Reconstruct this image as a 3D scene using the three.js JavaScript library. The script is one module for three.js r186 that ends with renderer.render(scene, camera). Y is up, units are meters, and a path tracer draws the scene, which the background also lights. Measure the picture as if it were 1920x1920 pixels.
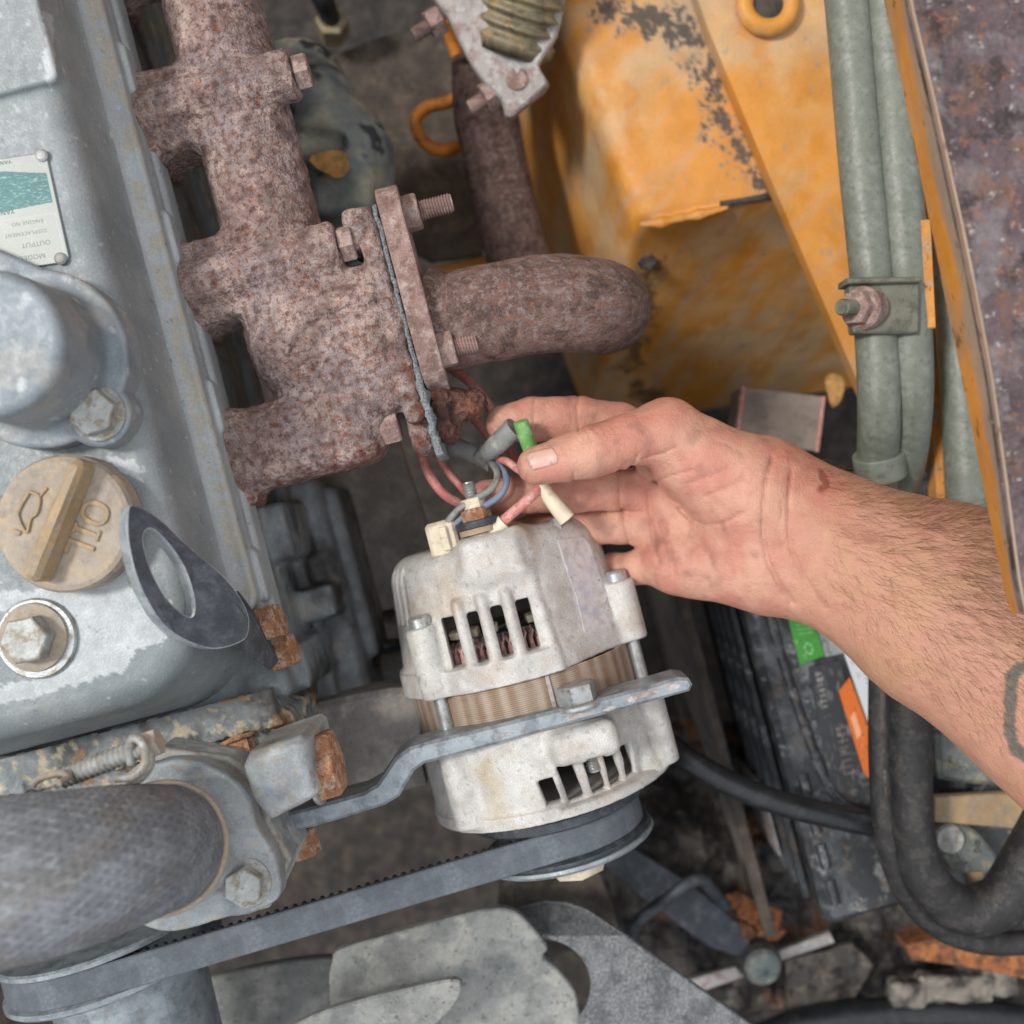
import * as THREE from 'three';
import { mergeGeometries } from 'three/addons/utils/BufferGeometryUtils.js';
import { FontLoader } from 'three/addons/loaders/FontLoader.js';
import { TextGeometry } from 'three/addons/geometries/TextGeometry.js';

// ---------------------------------------------------------------- camera, sky, sun, exposure
const scene = new THREE.Scene();
const HC = 0.48, FP = 1920;                     // camera height over the alternator's top, focal length in photo pixels
const camera = new THREE.PerspectiveCamera(53.13, 1, 0.02, 60);
camera.position.set(0, HC, 0);
camera.up.set(0, 0, -1);
camera.lookAt(0, 0, 0);
camera.focus = 0.455;
camera.userData.fStop = 6;
const renderer = new THREE.WebGLRenderer({ antialias: true });
renderer.toneMapping = THREE.LinearToneMapping;
renderer.toneMappingExposure = 1.2;
renderer.shadowMap.enabled = true;
{ // overcast sky, a little brighter round the veiled sun
  const w = 128, h = 64, data = new Float32Array(w * h * 4);
  for (let j = 0; j < h; j++) for (let i = 0; i < w; i++) {
    const el = ((j + 0.5) / h - 0.5) * Math.PI, k = (j * w + i) * 4;
    const up = Math.max(0, Math.sin(el)), L = 0.39 * (1 + 1.9 * up);
    data[k] = L * 0.97; data[k + 1] = L * 1.0; data[k + 2] = L * 1.05; data[k + 3] = 1;
  }
  const sky = new THREE.DataTexture(data, w, h, THREE.RGBAFormat, THREE.FloatType);
  sky.mapping = THREE.EquirectangularReflectionMapping; sky.magFilter = THREE.LinearFilter; sky.needsUpdate = true;
  scene.background = sky; scene.environment = sky;
}
const sun = new THREE.DirectionalLight(new THREE.Color(1, 0.96, 0.9), 2.1);
sun.position.set(-1.35, 1.9, -0.35);
sun.shadow.radius = 20; sun.castShadow = true;
Object.assign(sun.shadow.camera, { left: -0.7, right: 0.7, top: 0.7, bottom: -0.7, near: 0.5, far: 6 });
scene.add(sun, sun.target);

// ---------------------------------------------------------------- helpers: pixels of the photo to metres
const V3 = THREE.Vector3;
const v3 = (x, y, z) => new V3(x, y, z);
const P = (px, py, y) => v3((px - 960) * (HC - y) / FP, y, (py - 960) * (HC - y) / FP);
const TH = Math.atan2(0.252, 0.968), CT = Math.cos(TH), ST = Math.sin(TH);
const E = (px, py, y) => { const p = P(px, py, y); return v3(p.x * CT - p.z * ST, y, p.x * ST + p.z * CT); };   // in the engine's own axes
const toE = (p) => v3(p.x * CT - p.z * ST, p.y, p.x * ST + p.z * CT);
const mm = (px, y) => px * (HC - y) / FP;       // photo pixels at height y to metres
const clamp = (x, a = 0, b = 1) => Math.min(b, Math.max(a, x));
const lerp = (a, b, t) => a + (b - a) * t;
const sstep = (a, b, x) => { const t = clamp((x - a) / (b - a)); return t * t * (3 - 2 * t); };
function rng(seed) { let s = seed >>> 0; return () => { s = (s + 0x6D2B79F5) >>> 0; let t = s; t = Math.imul(t ^ (t >>> 15), t | 1); t ^= t + Math.imul(t ^ (t >>> 7), t | 61); return ((t ^ (t >>> 14)) >>> 0) / 4294967296; }; }
const lin = (hex) => { const c = new THREE.Color(hex); return [c.r, c.g, c.b]; };

// ---------------------------------------------------------------- noise
const PERM = (() => { const r = rng(7), p = new Uint8Array(512), a = [...Array(256).keys()]; for (let i = 255; i > 0; i--) { const j = Math.floor(r() * (i + 1)); [a[i], a[j]] = [a[j], a[i]]; } for (let i = 0; i < 512; i++) p[i] = a[i & 255]; return p; })();
const GX = new Float32Array(256), GY = new Float32Array(256), GZ = new Float32Array(256);
{ const r = rng(11); for (let i = 0; i < 256; i++) { const z = r() * 2 - 1, t = r() * 6.2832, s = Math.sqrt(1 - z * z); GX[i] = s * Math.cos(t); GY[i] = s * Math.sin(t); GZ[i] = z; } }
function noise(x, y, z) {
  const X = Math.floor(x), Y = Math.floor(y), Z = Math.floor(z); x -= X; y -= Y; z -= Z;
  const xi = X & 255, yi = Y & 255, zi = Z & 255;
  const u = x * x * x * (x * (x * 6 - 15) + 10), v = y * y * y * (y * (y * 6 - 15) + 10), w = z * z * z * (z * (z * 6 - 15) + 10);
  const A = PERM[xi] + yi, B = PERM[xi + 1] + yi;
  const g = (h, a, b, c) => GX[h] * a + GY[h] * b + GZ[h] * c;
  const AA = PERM[A & 511] + zi, AB = PERM[(A + 1) & 511] + zi, BA = PERM[B & 511] + zi, BB = PERM[(B + 1) & 511] + zi;
  const l = (t, a, b) => a + t * (b - a);
  return 1.5 * l(w,
    l(v, l(u, g(PERM[AA & 511], x, y, z), g(PERM[BA & 511], x - 1, y, z)), l(u, g(PERM[AB & 511], x, y - 1, z), g(PERM[BB & 511], x - 1, y - 1, z))),
    l(v, l(u, g(PERM[(AA + 1) & 511], x, y, z - 1), g(PERM[(BA + 1) & 511], x - 1, y, z - 1)), l(u, g(PERM[(AB + 1) & 511], x, y - 1, z - 1), g(PERM[(BB + 1) & 511], x - 1, y - 1, z - 1))));
}
function fbm(x, y, z, o = 4) { let s = 0, a = 0.5; for (let i = 0; i < o; i++) { s += a * noise(x, y, z); x = x * 2.03 + 17.1; y = y * 2.03 - 5.7; z = z * 2.03 + 9.3; a *= 0.5; } return s; }   // about -0.6 .. 0.6
// tiling fields, histogram made even so that a threshold is a share of the surface
const NS = 512;
function field(freq, oct, seed, gain = 0.55) {
  const r = rng(seed), tabs = [], f = new Float32Array(NS * NS);
  let fr = freq, amp = 1;
  for (let o = 0; o < oct; o++) {
    const n = Math.min(fr, NS), g = new Float32Array(n * n * 2);
    for (let i = 0; i < n * n; i++) { const t = r() * 6.2832; g[2 * i] = Math.cos(t); g[2 * i + 1] = Math.sin(t); }
    tabs.push([n, g, amp]); fr *= 2; amp *= gain;
  }
  for (const [n, g, a] of tabs) for (let j = 0; j < NS; j++) {
    const yy = j * n / NS, Y = Math.floor(yy), fy = yy - Y, v = fy * fy * fy * (fy * (fy * 6 - 15) + 10), y0 = (Y % n) * n, y1 = ((Y + 1) % n) * n;
    for (let i = 0; i < NS; i++) {
      const xx = i * n / NS, X = Math.floor(xx), fx = xx - X, u = fx * fx * fx * (fx * (fx * 6 - 15) + 10), x0 = X % n, x1 = (X + 1) % n;
      const a00 = 2 * (y0 + x0), a10 = 2 * (y0 + x1), a01 = 2 * (y1 + x0), a11 = 2 * (y1 + x1);
      const p = g[a00] * fx + g[a00 + 1] * fy, q = g[a10] * (fx - 1) + g[a10 + 1] * fy, s = g[a01] * fx + g[a01 + 1] * (fy - 1), t = g[a11] * (fx - 1) + g[a11 + 1] * (fy - 1);
      const m = p + u * (q - p), k = s + u * (t - s);
      f[j * NS + i] += a * (m + v * (k - m));
    }
  }
  return even(f);
}
function even(f) {
  let lo = 1e9, hi = -1e9; for (const x of f) { if (x < lo) lo = x; if (x > hi) hi = x; }
  const B = 4096, h = new Float64Array(B + 1), k = (B - 1) / (hi - lo || 1);
  for (const x of f) h[Math.floor((x - lo) * k) + 1]++;
  for (let i = 1; i <= B; i++) h[i] += h[i - 1];
  for (let i = 0; i < f.length; i++) { const t = (f[i] - lo) * k, b = Math.floor(t); f[i] = (h[b] + (h[b + 1] - h[b]) * (t - b)) / f.length; }
  return f;
}
const FLD = [field(3, 7, 1), field(9, 6, 2), field(28, 5, 3), field(90, 3, 4, 0.7), field(200, 2, 5, 0.9)];
const fld = (k, i, j) => FLD[k][((j & 511) << 9) | (i & 511)];

// ---------------------------------------------------------------- materials: one tiling colour map and one relief map each
const ridge = (x) => 1 - Math.abs(2 * x - 1);
let texSeed = 100;
const ENC = new Uint8Array(4097); for (let i = 0; i <= 4096; i++) { const c = i / 4096; ENC[i] = Math.round(255 * (c <= 0.0031308 ? 12.92 * c : 1.055 * Math.pow(c, 1 / 2.4) - 0.055)); }
const enc8 = (c) => ENC[c <= 0 ? 0 : c >= 1 ? 4096 : (c * 4096) | 0];
function asTex(d, srgb) {
  const t = new THREE.DataTexture(d, NS, NS, THREE.RGBAFormat);
  t.wrapS = t.wrapT = THREE.RepeatWrapping; t.magFilter = THREE.LinearFilter; t.minFilter = THREE.LinearMipmapLinearFilter; t.generateMipmaps = true;
  if (srgb) t.colorSpace = THREE.SRGBColorSpace;
  t.needsUpdate = true; return t;
}
const greys = {};
function greyTex(key, fn) {
  if (!greys[key]) { const d = new Uint8Array(NS * NS * 4); for (let j = 0, k = 0; j < NS; j++) for (let i = 0; i < NS; i++, k += 4) { d[k] = d[k + 1] = d[k + 2] = Math.round(255 * clamp(fn(i, j))); d[k + 3] = 255; } greys[key] = asTex(d, false); }
  return greys[key];
}
const mix3 = (a, b, t) => [a[0] + (b[0] - a[0]) * t, a[1] + (b[1] - a[1]) * t, a[2] + (b[2] - a[2]) * t];
// layers: [colour, share 0..1, field, softness]  painted one over the other; vary: strength of mottling
function paint({ base, vary = 0.25, fine = 0.12, layers = [], rough = 0.7, roughVar = 0.12, metal = 0, bump = 0.0002, bumpMix = [0, 0.25, 0.4, 0.35, 0], tile = 0.1, extra = {}, white = false }) {
  const s = rng(texSeed++), off = [...Array(12)].map(() => Math.floor(s() * 512));
  const b = white ? [0.8, 0.8, 0.8] : lin(base), L = layers.map((l) => [lin(l[0]), 0.93 - l[1] * 0.86, l[2], Math.max(0.1, (l[3] ?? 0.06) * 2)]);
  const d = new Uint8Array(NS * NS * 4);
  for (let j = 0, k = 0; j < NS; j++) for (let i = 0; i < NS; i++, k += 4) {
    const m = 1 + vary * (fld(1, i + off[0], j + off[1]) + fld(0, i + off[2], j + off[3]) - 1) + fine * (fld(3, i + off[4], j) + fld(4, i, j + off[5]) - 1);
    let r = b[0] * m, g = b[1] * m, u = b[2] * m;
    for (let n = 0; n < L.length; n++) {
      const l = L[n], f = fld(l[2], i + off[6] + 131 * n, j + off[7] + 57 * n) * 0.62 + 0.2 * fld(Math.min(4, l[2] + 1), i + off[10], j + off[11]) + 0.18 * fld(3, i + off[8], j + 31 * n);
      const t = sstep(l[1] - l[3], l[1] + l[3], f);
      if (t > 0) { const q = 0.85 + 0.3 * fld(2, i, j + off[9]), c = l[0]; r += (c[0] * q - r) * t; g += (c[1] * q - g) * t; u += (c[2] * q - u) * t; }
    }
    d[k] = enc8(r); d[k + 1] = enc8(g); d[k + 2] = enc8(u); d[k + 3] = 255;
  }
  const m = new THREE.MeshPhysicalMaterial({ color: 0xffffff, map: asTex(d, true), roughness: Math.min(1, rough * (1 + roughVar)), metalness: metal, ...extra });
  if (bump) { m.bumpMap = greyTex('bump' + bumpMix, (i, j) => bumpMix.reduce((h, w, k) => h + (w ? w * fld(k, i + 37, j + 91) : 0), 0)); m.bumpScale = bump; }
  if (roughVar) m.roughnessMap = greyTex('rough' + roughVar, (i, j) => 1 - roughVar * 2 * fld(2, i + 201, j + 77));
  m.userData.tile = tile;
  return m;
}
const plain = (c, rough = 0.7, metal = 0, extra = {}) => new THREE.MeshPhysicalMaterial({ color: c, roughness: rough, metalness: metal, ...extra });
// uv in metres, from the face's main direction
function boxUV(g, tile = 0.1, frame) {
  if (g.index) g = g.toNonIndexed();
  const p = g.attributes.position, n = g.attributes.normal, uv = new Float32Array(p.count * 2);
  for (let t = 0; t < p.count; t += 3) {
    let x = 0, y = 0, z = 0;
    for (let k = 0; k < 3; k++) { x += n.getX(t + k); y += n.getY(t + k); z += n.getZ(t + k); }
    x = Math.abs(x); y = Math.abs(y); z = Math.abs(z);
    for (let k = 0; k < 3; k++) {
      const i = t + k, [u, v] = y >= x && y >= z ? [p.getX(i), p.getZ(i)] : x >= z ? [p.getZ(i) + 0.31, p.getY(i)] : [p.getX(i) + 0.57, p.getY(i) + 0.2];
      uv[2 * i] = u / tile; uv[2 * i + 1] = v / tile;
    }
  }
  g.setAttribute('uv', new THREE.BufferAttribute(uv, 2));
  return g;
}

// ---------------------------------------------------------------- things and parts
const taken = {};
const numbered = (n) => { const k = taken[n] = (taken[n] ?? -1) + 1; return k ? n + '_' + String(k).padStart(3, '0') : n; };
const THINGS = [];
function thing(name, label, category, { engine = false, group } = {}) {
  const o = new THREE.Group(); o.name = numbered(name); o.userData = { label, category };
  if (group) o.userData.group = group;
  if (engine) o.rotation.y = TH;
  scene.add(o); THINGS.push(o); return o;
}
function structure(name, geo, m) { const o = mesh(name, geo, m, scene); o.userData.kind = 'structure'; return o; }
function mesh(name, geo, m, parent, { uv = true, label } = {}) {
  if (Array.isArray(geo)) geo = merge(geo);
  if (uv) geo = boxUV(geo, m.userData.tile ?? 0.1);
  const o = new THREE.Mesh(geo, m); o.name = parent === scene ? numbered(name) : name; o.castShadow = o.receiveShadow = true;
  if (label) o.userData.label = label;
  parent.add(o); return o;
}
function merge(gs) {
  const out = gs.map((g) => { g = g.index ? g.toNonIndexed() : g.clone(); if (!g.attributes.normal) g.computeVertexNormals(); for (const k of Object.keys(g.attributes)) if (!['position', 'normal', 'uv'].includes(k)) g.deleteAttribute(k); if (!g.attributes.uv) g.setAttribute('uv', new THREE.BufferAttribute(new Float32Array(g.attributes.position.count * 2), 2)); return g; });
  return out.length > 1 ? mergeGeometries(out) : out[0];
}
function settle() {                             // move every thing's origin to the foot of the thing
  for (const t of THINGS) {
    const box = new THREE.Box3(), tmp = new THREE.Box3();
    for (const c of t.children) { c.updateMatrix(); c.traverse((m) => { if (m.isMesh) { m.geometry.computeBoundingBox(); tmp.copy(m.geometry.boundingBox); if (m === c) tmp.applyMatrix4(c.matrix); box.union(tmp); } }); }
    const o = v3((box.min.x + box.max.x) / 2, box.min.y, (box.min.z + box.max.z) / 2);
    for (const c of t.children) c.position.sub(o);
    t.position.add(o.clone().applyEuler(t.rotation));
  }
}

// ---------------------------------------------------------------- shapes
// plate cut to an outline: pts [[px, py], ...] on a surface y(px, py); thick metres along dir; edges chamfered
function plate(pts, yf, thick, { holes = [], dir = v3(0, -1, 0), ch = 0.0006, at = P, split = false } = {}) {
  const Y = typeof yf === 'function' ? yf : () => yf;
  const ring = (q) => q.map(([x, y]) => at(x, y, Y(x, y)));
  let o = ring(pts); const hs = holes.map(ring);
  const sh = (q) => q.map((p) => new THREE.Vector2(p.x, p.z));
  const fix = (q, cw) => (THREE.ShapeUtils.isClockWise(sh(q)) !== cw ? q.slice().reverse() : q);
  o = fix(o, false); const H2 = hs.map((q) => fix(q, true));
  const d = dir.clone().normalize().multiplyScalar(thick), dn = dir.clone().normalize();
  const inset = (q) => q.map((p, i) => {
    const a = q[(i + q.length - 1) % q.length], b = q[(i + 1) % q.length];
    const e1 = v3(p.x - a.x, 0, p.z - a.z).normalize(), e2 = v3(b.x - p.x, 0, b.z - p.z).normalize();
    const n = v3(-(e1.z + e2.z), 0, e1.x + e2.x); if (n.lengthSq() < 1e-9) n.set(-e1.z, 0, e1.x); n.normalize();
    return p.clone().addScaledVector(n, ch);
  });
  const all = [o, ...H2], top = all.map(inset), pos = [];
  const flat = top.flat(), bot = all.map((q) => q.map((p) => p.clone().add(d))).flat();
  const tri = THREE.ShapeUtils.triangulateShape(sh(top[0]), top.slice(1).map(sh));
  const push = (a, b, c) => pos.push(a.x, a.y, a.z, b.x, b.y, b.z, c.x, c.y, c.z);
  for (const [a, b, c] of tri) { push(flat[a], flat[c], flat[b]); push(bot[a], bot[b], bot[c]); }
  const cut = pos.length;
  let k = 0;
  all.forEach((q, r) => {
    for (let i = 0; i < q.length; i++) {
      const j = (i + 1) % q.length, t0 = top[r][i], t1 = top[r][j], m0 = q[i].clone().addScaledVector(dn, ch), m1 = q[j].clone().addScaledVector(dn, ch), b0 = bot[k + i], b1 = bot[k + j];
      push(t0, t1, m1); push(t0, m1, m0); push(m0, m1, b1); push(m0, b1, b0);
    }
    k += q.length;
  });
  const done = (a) => { const g = new THREE.BufferGeometry(); g.setAttribute('position', new THREE.Float32BufferAttribute(a, 3)); g.computeVertexNormals(); g.setAttribute('uv', new THREE.BufferAttribute(new Float32Array(a.length / 3 * 2), 2)); return g; };
  return split ? [done(pos.slice(0, cut)), done(pos.slice(cut))] : done(pos);   // split: faces and cut edges as two
}
// smooth closed outline through photo points
function smooth(pts, n = 6, tension = 0.5) {
  const c = new THREE.CatmullRomCurve3(pts.map(([x, y]) => v3(x, y, 0)), true, 'catmullrom', tension);
  return c.getPoints(pts.length * n).slice(0, -1).map((p) => [p.x, p.y]);
}
const circlePts = (cx, cy, r, n = 40, ry = r, turn = 0) => [...Array(n)].map((_, i) => { const t = i / n * 6.28319, x = r * Math.cos(t), y = ry * Math.sin(t); return [cx + x * Math.cos(turn) - y * Math.sin(turn), cy + x * Math.sin(turn) + y * Math.cos(turn)]; });
// tube through points [V3], radius number or f(t)
function tube(pts, r, seg = 60, rad = 14, cap = true, tension = 0.5) {
  const c = new THREE.CatmullRomCurve3(pts, false, 'centripetal', tension), rf = typeof r === 'function' ? r : () => r;
  const fr = c.computeFrenetFrames(seg, false), pos = [], nor = [], uv = [], idx = [], len = c.getLength();
  for (let i = 0; i <= seg; i++) {
    const t = i / seg, p = c.getPointAt(t), R = rf(t);
    for (let j = 0; j <= rad; j++) {
      const a = j / rad * 6.28319, n = fr.normals[i].clone().multiplyScalar(Math.cos(a)).addScaledVector(fr.binormals[i], Math.sin(a));
      pos.push(p.x + n.x * R, p.y + n.y * R, p.z + n.z * R); nor.push(n.x, n.y, n.z); uv.push(a * R / 0.1, t * len / 0.1);
    }
  }
  const w = rad + 1;
  for (let i = 0; i < seg; i++) for (let j = 0; j < rad; j++) { const a = i * w + j, b = a + w; idx.push(a, a + 1, b, b, a + 1, b + 1); }
  if (cap) for (const e of [0, seg]) {
    const p = c.getPointAt(e / seg), d = fr.tangents[e].clone().multiplyScalar(e ? 1 : -1), R = rf(e / seg), k = pos.length / 3;
    pos.push(p.x + d.x * R * 0.15, p.y + d.y * R * 0.15, p.z + d.z * R * 0.15); nor.push(d.x, d.y, d.z); uv.push(0, 0);
    for (let j = 0; j <= rad; j++) { const a = e * w + j; pos.push(pos[a * 3], pos[a * 3 + 1], pos[a * 3 + 2]); nor.push(d.x, d.y, d.z); uv.push(0.01 * j, 0.02); }
    for (let j = 0; j < rad; j++) e ? idx.push(k, k + 1 + j, k + 2 + j) : idx.push(k, k + 2 + j, k + 1 + j);
  }
  const g = new THREE.BufferGeometry();
  g.setAttribute('position', new THREE.Float32BufferAttribute(pos, 3)); g.setAttribute('normal', new THREE.Float32BufferAttribute(nor, 3)); g.setAttribute('uv', new THREE.Float32BufferAttribute(uv, 2)); g.setIndex(idx);
  return g;
}
// turn a geometry built along +y so that +y points along dir, foot at p
function along(g, p, dir, spin = 0) {
  const q = new THREE.Quaternion().setFromUnitVectors(v3(0, 1, 0), dir.clone().normalize());
  if (spin) g.applyQuaternion(new THREE.Quaternion().setFromAxisAngle(v3(0, 1, 0), spin));
  g.applyQuaternion(q); g.translate(p.x, p.y, p.z); return g;
}
function lathe(prof, n = 36) {                  // profile [[r, y], ...], sharp corners kept
  const gs = [];
  for (let i = 0; i < prof.length - 1; i++) gs.push(new THREE.LatheGeometry([new THREE.Vector2(...prof[i]), new THREE.Vector2(...prof[i + 1])], n));
  return merge(gs);
}
function hexHead(r, h, ch = 0.14) {             // across corners 2r, along +y
  const s = new THREE.Shape(); for (let i = 0; i < 6; i++) { const a = i * Math.PI / 3; i ? s.lineTo(r * Math.cos(a), r * Math.sin(a)) : s.moveTo(r, 0); } s.closePath();
  const b = r * ch, g = new THREE.ExtrudeGeometry(s, { depth: h - b, bevelEnabled: true, bevelThickness: b, bevelSize: b * 0.9, bevelOffset: -b * 0.9, bevelSegments: 3, steps: 1 });
  g.rotateX(-Math.PI / 2); return g;
}
const washer = (r, h, ri = 0) => lathe([[ri, 0], [r - h * 0.2, 0], [r, h * 0.2], [r, h * 0.75], [r - h * 0.25, h], [ri, h]].filter((_, i) => i || true), 40);
function stud(r, h, pitch = 0.0013) { const p = []; const n = Math.max(3, Math.floor(h / pitch)); p.push([0, 0]); for (let i = 0; i < n; i++) { p.push([r, i * h / n]); p.push([r * 0.84, (i + 0.5) * h / n]); } p.push([r * 0.8, h]); p.push([0, h]); return lathe(p, 16); }
const box = (w, h, d, x = 0, y = 0, z = 0, bev = 0.0008) => rbox(w, h, d, bev).translate(x, y, z);
function rbox(w, h, d, b) {                     // box with chamfered edges
  b = Math.min(b, w * 0.3, h * 0.3, d * 0.3);
  const s = new THREE.Shape(); const x = w / 2 - b, y = d / 2 - b;
  s.moveTo(-x, -y - b); s.lineTo(x, -y - b); s.lineTo(x + b, -y); s.lineTo(x + b, y); s.lineTo(x, y + b); s.lineTo(-x, y + b); s.lineTo(-x - b, y); s.lineTo(-x - b, -y); s.closePath();
  const g = new THREE.ExtrudeGeometry(s, { depth: h - 2 * b, bevelEnabled: true, bevelThickness: b, bevelSize: b, bevelOffset: -b, bevelSegments: 1, steps: 1 });
  g.translate(0, 0, b - h / 2); g.rotateX(-Math.PI / 2); return g;
}

// ---------------------------------------------------------------- castings and bodies: a distance field, meshed
const len2 = Math.hypot;
const su = (a, b, k) => { const h = Math.max(k - Math.abs(a - b), 0) / k; return Math.min(a, b) - h * h * k * 0.25; };
const ss = (a, b, k) => -su(-a, b, k);          // a without b
const si = (a, b, k) => -su(-a, -b, k);
function caps(a, b, ra, rb = ra) {              // tapered capsule
  const bx = b.x - a.x, by = b.y - a.y, bz = b.z - a.z, l = bx * bx + by * by + bz * bz || 1e-12;
  return (x, y, z) => { const px = x - a.x, py = y - a.y, pz = z - a.z, t = clamp((px * bx + py * by + pz * bz) / l); const dx = px - bx * t, dy = py - by * t, dz = pz - bz * t; return Math.sqrt(dx * dx + dy * dy + dz * dz) - (ra + (rb - ra) * t); };
}
function rodf(a, b, r, rd = 0.001) {            // cylinder with rounded rims
  const d = b.clone().sub(a), L = d.length(); d.divideScalar(L);
  return (x, y, z) => { const px = x - a.x, py = y - a.y, pz = z - a.z, t = px * d.x + py * d.y + pz * d.z, q = Math.sqrt(Math.max(0, px * px + py * py + pz * pz - t * t)); const dx = q - r + rd, dy = Math.abs(t - L / 2) - L / 2 + rd; return Math.min(Math.max(dx, dy), 0) + Math.hypot(Math.max(dx, 0), Math.max(dy, 0)) - rd; };
}
// surface roughness, worked out near the surface only
const rough = (f, amp, n) => (x, y, z) => { const d = f(x, y, z); return d > amp || d < -amp ? d : d + n(x, y, z); };
function boxf(cx, cy, cz, hx, hy, hz, r = 0.002) {
  return (x, y, z) => { const a = Math.abs(x - cx) - hx + r, b = Math.abs(y - cy) - hy + r, c = Math.abs(z - cz) - hz + r; return Math.hypot(Math.max(a, 0), Math.max(b, 0), Math.max(c, 0)) + Math.min(Math.max(a, b, c), 0) - r; };
}
const boxmm = (x0, x1, y0, y1, z0, z1, r) => boxf((x0 + x1) / 2, (y0 + y1) / 2, (z0 + z1) / 2, (x1 - x0) / 2, (y1 - y0) / 2, (z1 - z0) / 2, r);
function ellf(c, rx, ry, rz) { return (x, y, z) => { const a = (x - c.x) / rx, b = (y - c.y) / ry, d = (z - c.z) / rz, k0 = Math.sqrt(a * a + b * b + d * d), a2 = a / rx, b2 = b / ry, d2 = d / rz, k1 = Math.sqrt(a2 * a2 + b2 * b2 + d2 * d2); return k1 < 1e-9 ? -Math.min(rx, ry, rz) : k0 * (k0 - 1) / k1; }; }
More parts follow.
